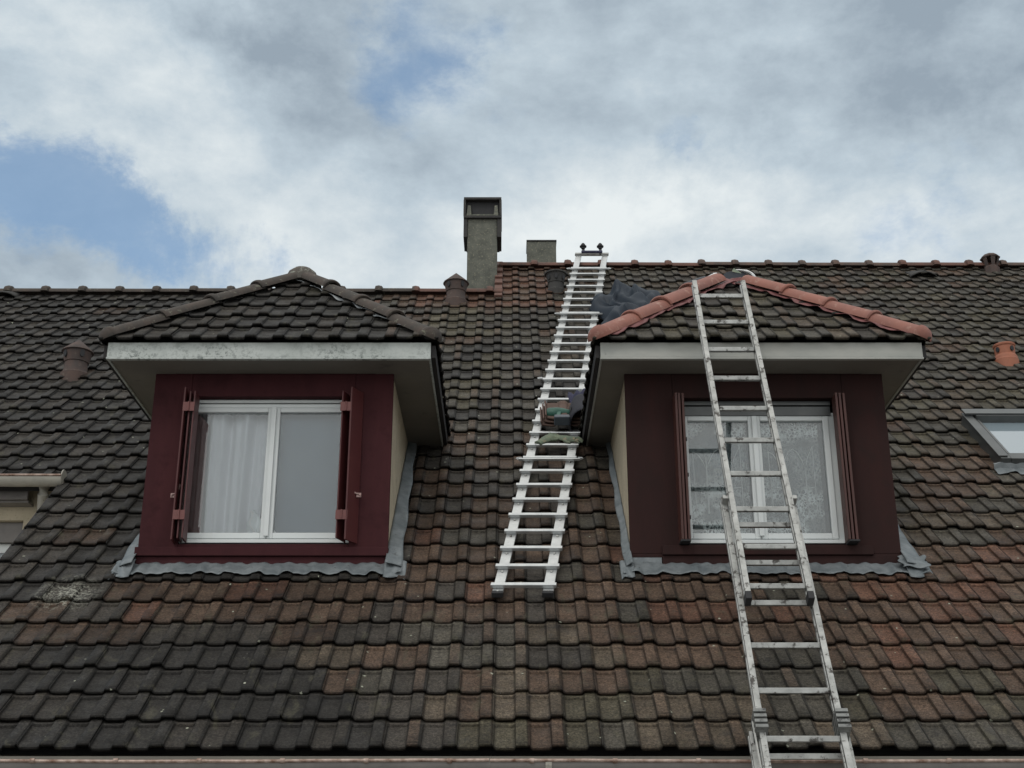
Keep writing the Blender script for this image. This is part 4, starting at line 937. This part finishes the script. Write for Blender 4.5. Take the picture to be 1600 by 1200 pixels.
# stacked loose tiles on the ladder
for k in range(3):
    lab = ('lowest loose clay tile of the stack laid across the roof ladder rungs', 'middle loose clay tile of the stack on the roof ladder', 'topmost loose clay tile of the stack on the roof ladder')[k]
    c0 = rf(.235 + .018 * k, 3.98 + .004 * k, .135 + .026 * k)
    mb = MB()
    def tf(u, v, k=k, c0=c0):
        xx = u * W * .98; ph_ = (xx % HW); h = .020 / (1 + math.exp(-(ph_ - .118) * 260)) * (1 if ph_ < .17 else .6)
        if u < .02: h = .022
        return c0 + XR * xx + UP * (v * .30 + .012 * math.sin(u * 12.5 + 1.5) * (1 - v)) + NR * (h + (.012 if v > .97 else 0))
    mb.grid(tf, 56, 10); o = mb.build('loose_tile', 'stack_clay', None, smooth=35, solid=.014); tag(o, lab, 'roof tile', 'loose tiles stacked on the roof ladder')
# green power tool
pt = thing('power_tool', rf(.37, 4.0, .13), 'green and grey power tool resting on a roof ladder rung below the loose tiles', 'power tool')
c = rf(.385, 4.07, .205)
MB().lathe(c, [(.028, -.10), (.036, -.09), (.040, -.02), (.034, .03), (.026, .06), (.022, .09)], 14, ((UP * .4 + NR).normalized(), UP, XR)).build('motor_body', 'tool_green', pt, smooth=40)
MB().sweep([c + XR * .0, c - UP * .06 - XR * .01, c - UP * .12 - XR * .015], [(-.018, -.022), (.018, -.022), (.018, .022), (-.018, .022)], (XR, NR), scales=[1, .9, 1.2]).build('handle', 'tool_green', pt, .006, smooth=40)
MB().box(c - UP * .155 + XR * .012, (.12, .055, .075), (XR, UP, NR)).build('battery', 'tool_grey', pt, .008)
MB().lathe(c + XR * .085, [(.055, -.008), (.058, .0), (.04, .010)], 16, (UP, NR, XR)).build('guard', 'black_rubber', pt, smooth=40)
MB().box(c - XR * .06 + UP * .03, (.05, .03, .03), (XR, UP, NR)).build('switch', 'black_rubber', pt, .004)
# pair of gloves
def glove(x, s, h, ang, label, sc=1.):
    d = XR * math.cos(ang) + UP * math.sin(ang); e = UP * math.cos(ang) - XR * math.sin(ang); b = rf(x, s, h); mb = MB()
    mb.sweep([b - d * .10, b - d * .05, b, b + d * .05, b + d * .085], [(math.cos(2 * math.pi * k / 12) * .045 * sc, math.sin(2 * math.pi * k / 12) * .020) for k in range(12)], (e, NR), scales=[.72, .7, .95, 1., .85])
    for q, (o_, L_, cv) in enumerate(((-.033, .055, -.1), (-.011, .070, 0), (.011, .066, .1), (.031, .050, .2))):
        f0 = b + d * .075 + e * o_; mb.tube([f0, f0 + d * (L_ * .5) + e * (cv * .02) + NR * .006, f0 + d * L_ + e * (cv * .06) - NR * .008], .0105, 8, scales=[1, 1, .75])
    f0 = b + d * .01 - e * .04; mb.tube([f0, f0 + d * .03 - e * .025, f0 + d * .06 - e * .032], .012, 8, scales=[1, 1, .7])
    o = mb.build('work_glove', 'glove_green', None, smooth=50); tag(o, label, 'glove', 'work gloves on the roof ladder')
glove(.27, 3.72, .125, .9, 'limp green-brown work glove nearest the left rail of the roof ladder')
glove(.41, 3.74, .125, -.35, 'greenish work glove with its cuff towards the tool bag, right of the other glove')
# tool bag with cloth and strap
bgx, bgs = .565, 4.20
TB = thing('tool_bag', rf(bgx, bgs - .3, .04), 'black tool bag with indigo cloth on top and a pale hanging strap', 'tool bag')
MB().grid(lambda u, v: rf(bgx + (.105 + .02 * math.sin(v * 3)) * math.cos(u * 6.283) * (1 - .25 * v), bgs - .31 + .42 * v + .02 * math.sin(u * 6.28), .17 + .125 * math.sin(u * 6.283) * (1 - .25 * v)), 24, 10).build('bag_body', 'cloth_black', TB, smooth=60, solid=.006)
MB().grid(lambda u, v: rf(bgx - .08 + .26 * u + .02 * math.sin(v * 6), bgs + .04 + .34 * v + .05 * u + .02 * math.sin(u * 9), .17 + .10 * math.sin(3.14 * u) * math.sin(3.14 * min(1, v + .2)) + .02 * math.sin(u * 13 + v * 9) + .014 * math.sin(u * 23 - v * 17)), 26, 26).build('cloth', 'cloth_indigo', TB, smooth=50, solid=.006)
MB().sweep([rf(bgx + .095, bgs + .11, .26), rf(bgx + .055, bgs - .02, .30), rf(bgx + .048, bgs - .14, .31), rf(bgx + .06, bgs - .28, .29), rf(bgx + .085, bgs - .40, .24), rf(bgx + .10, bgs - .46, .20)], [(-.009, -.002), (.009, -.002), (.009, .002), (-.009, .002)], (XR, NR)).build('strap', 'strap_pale', TB, smooth=40)
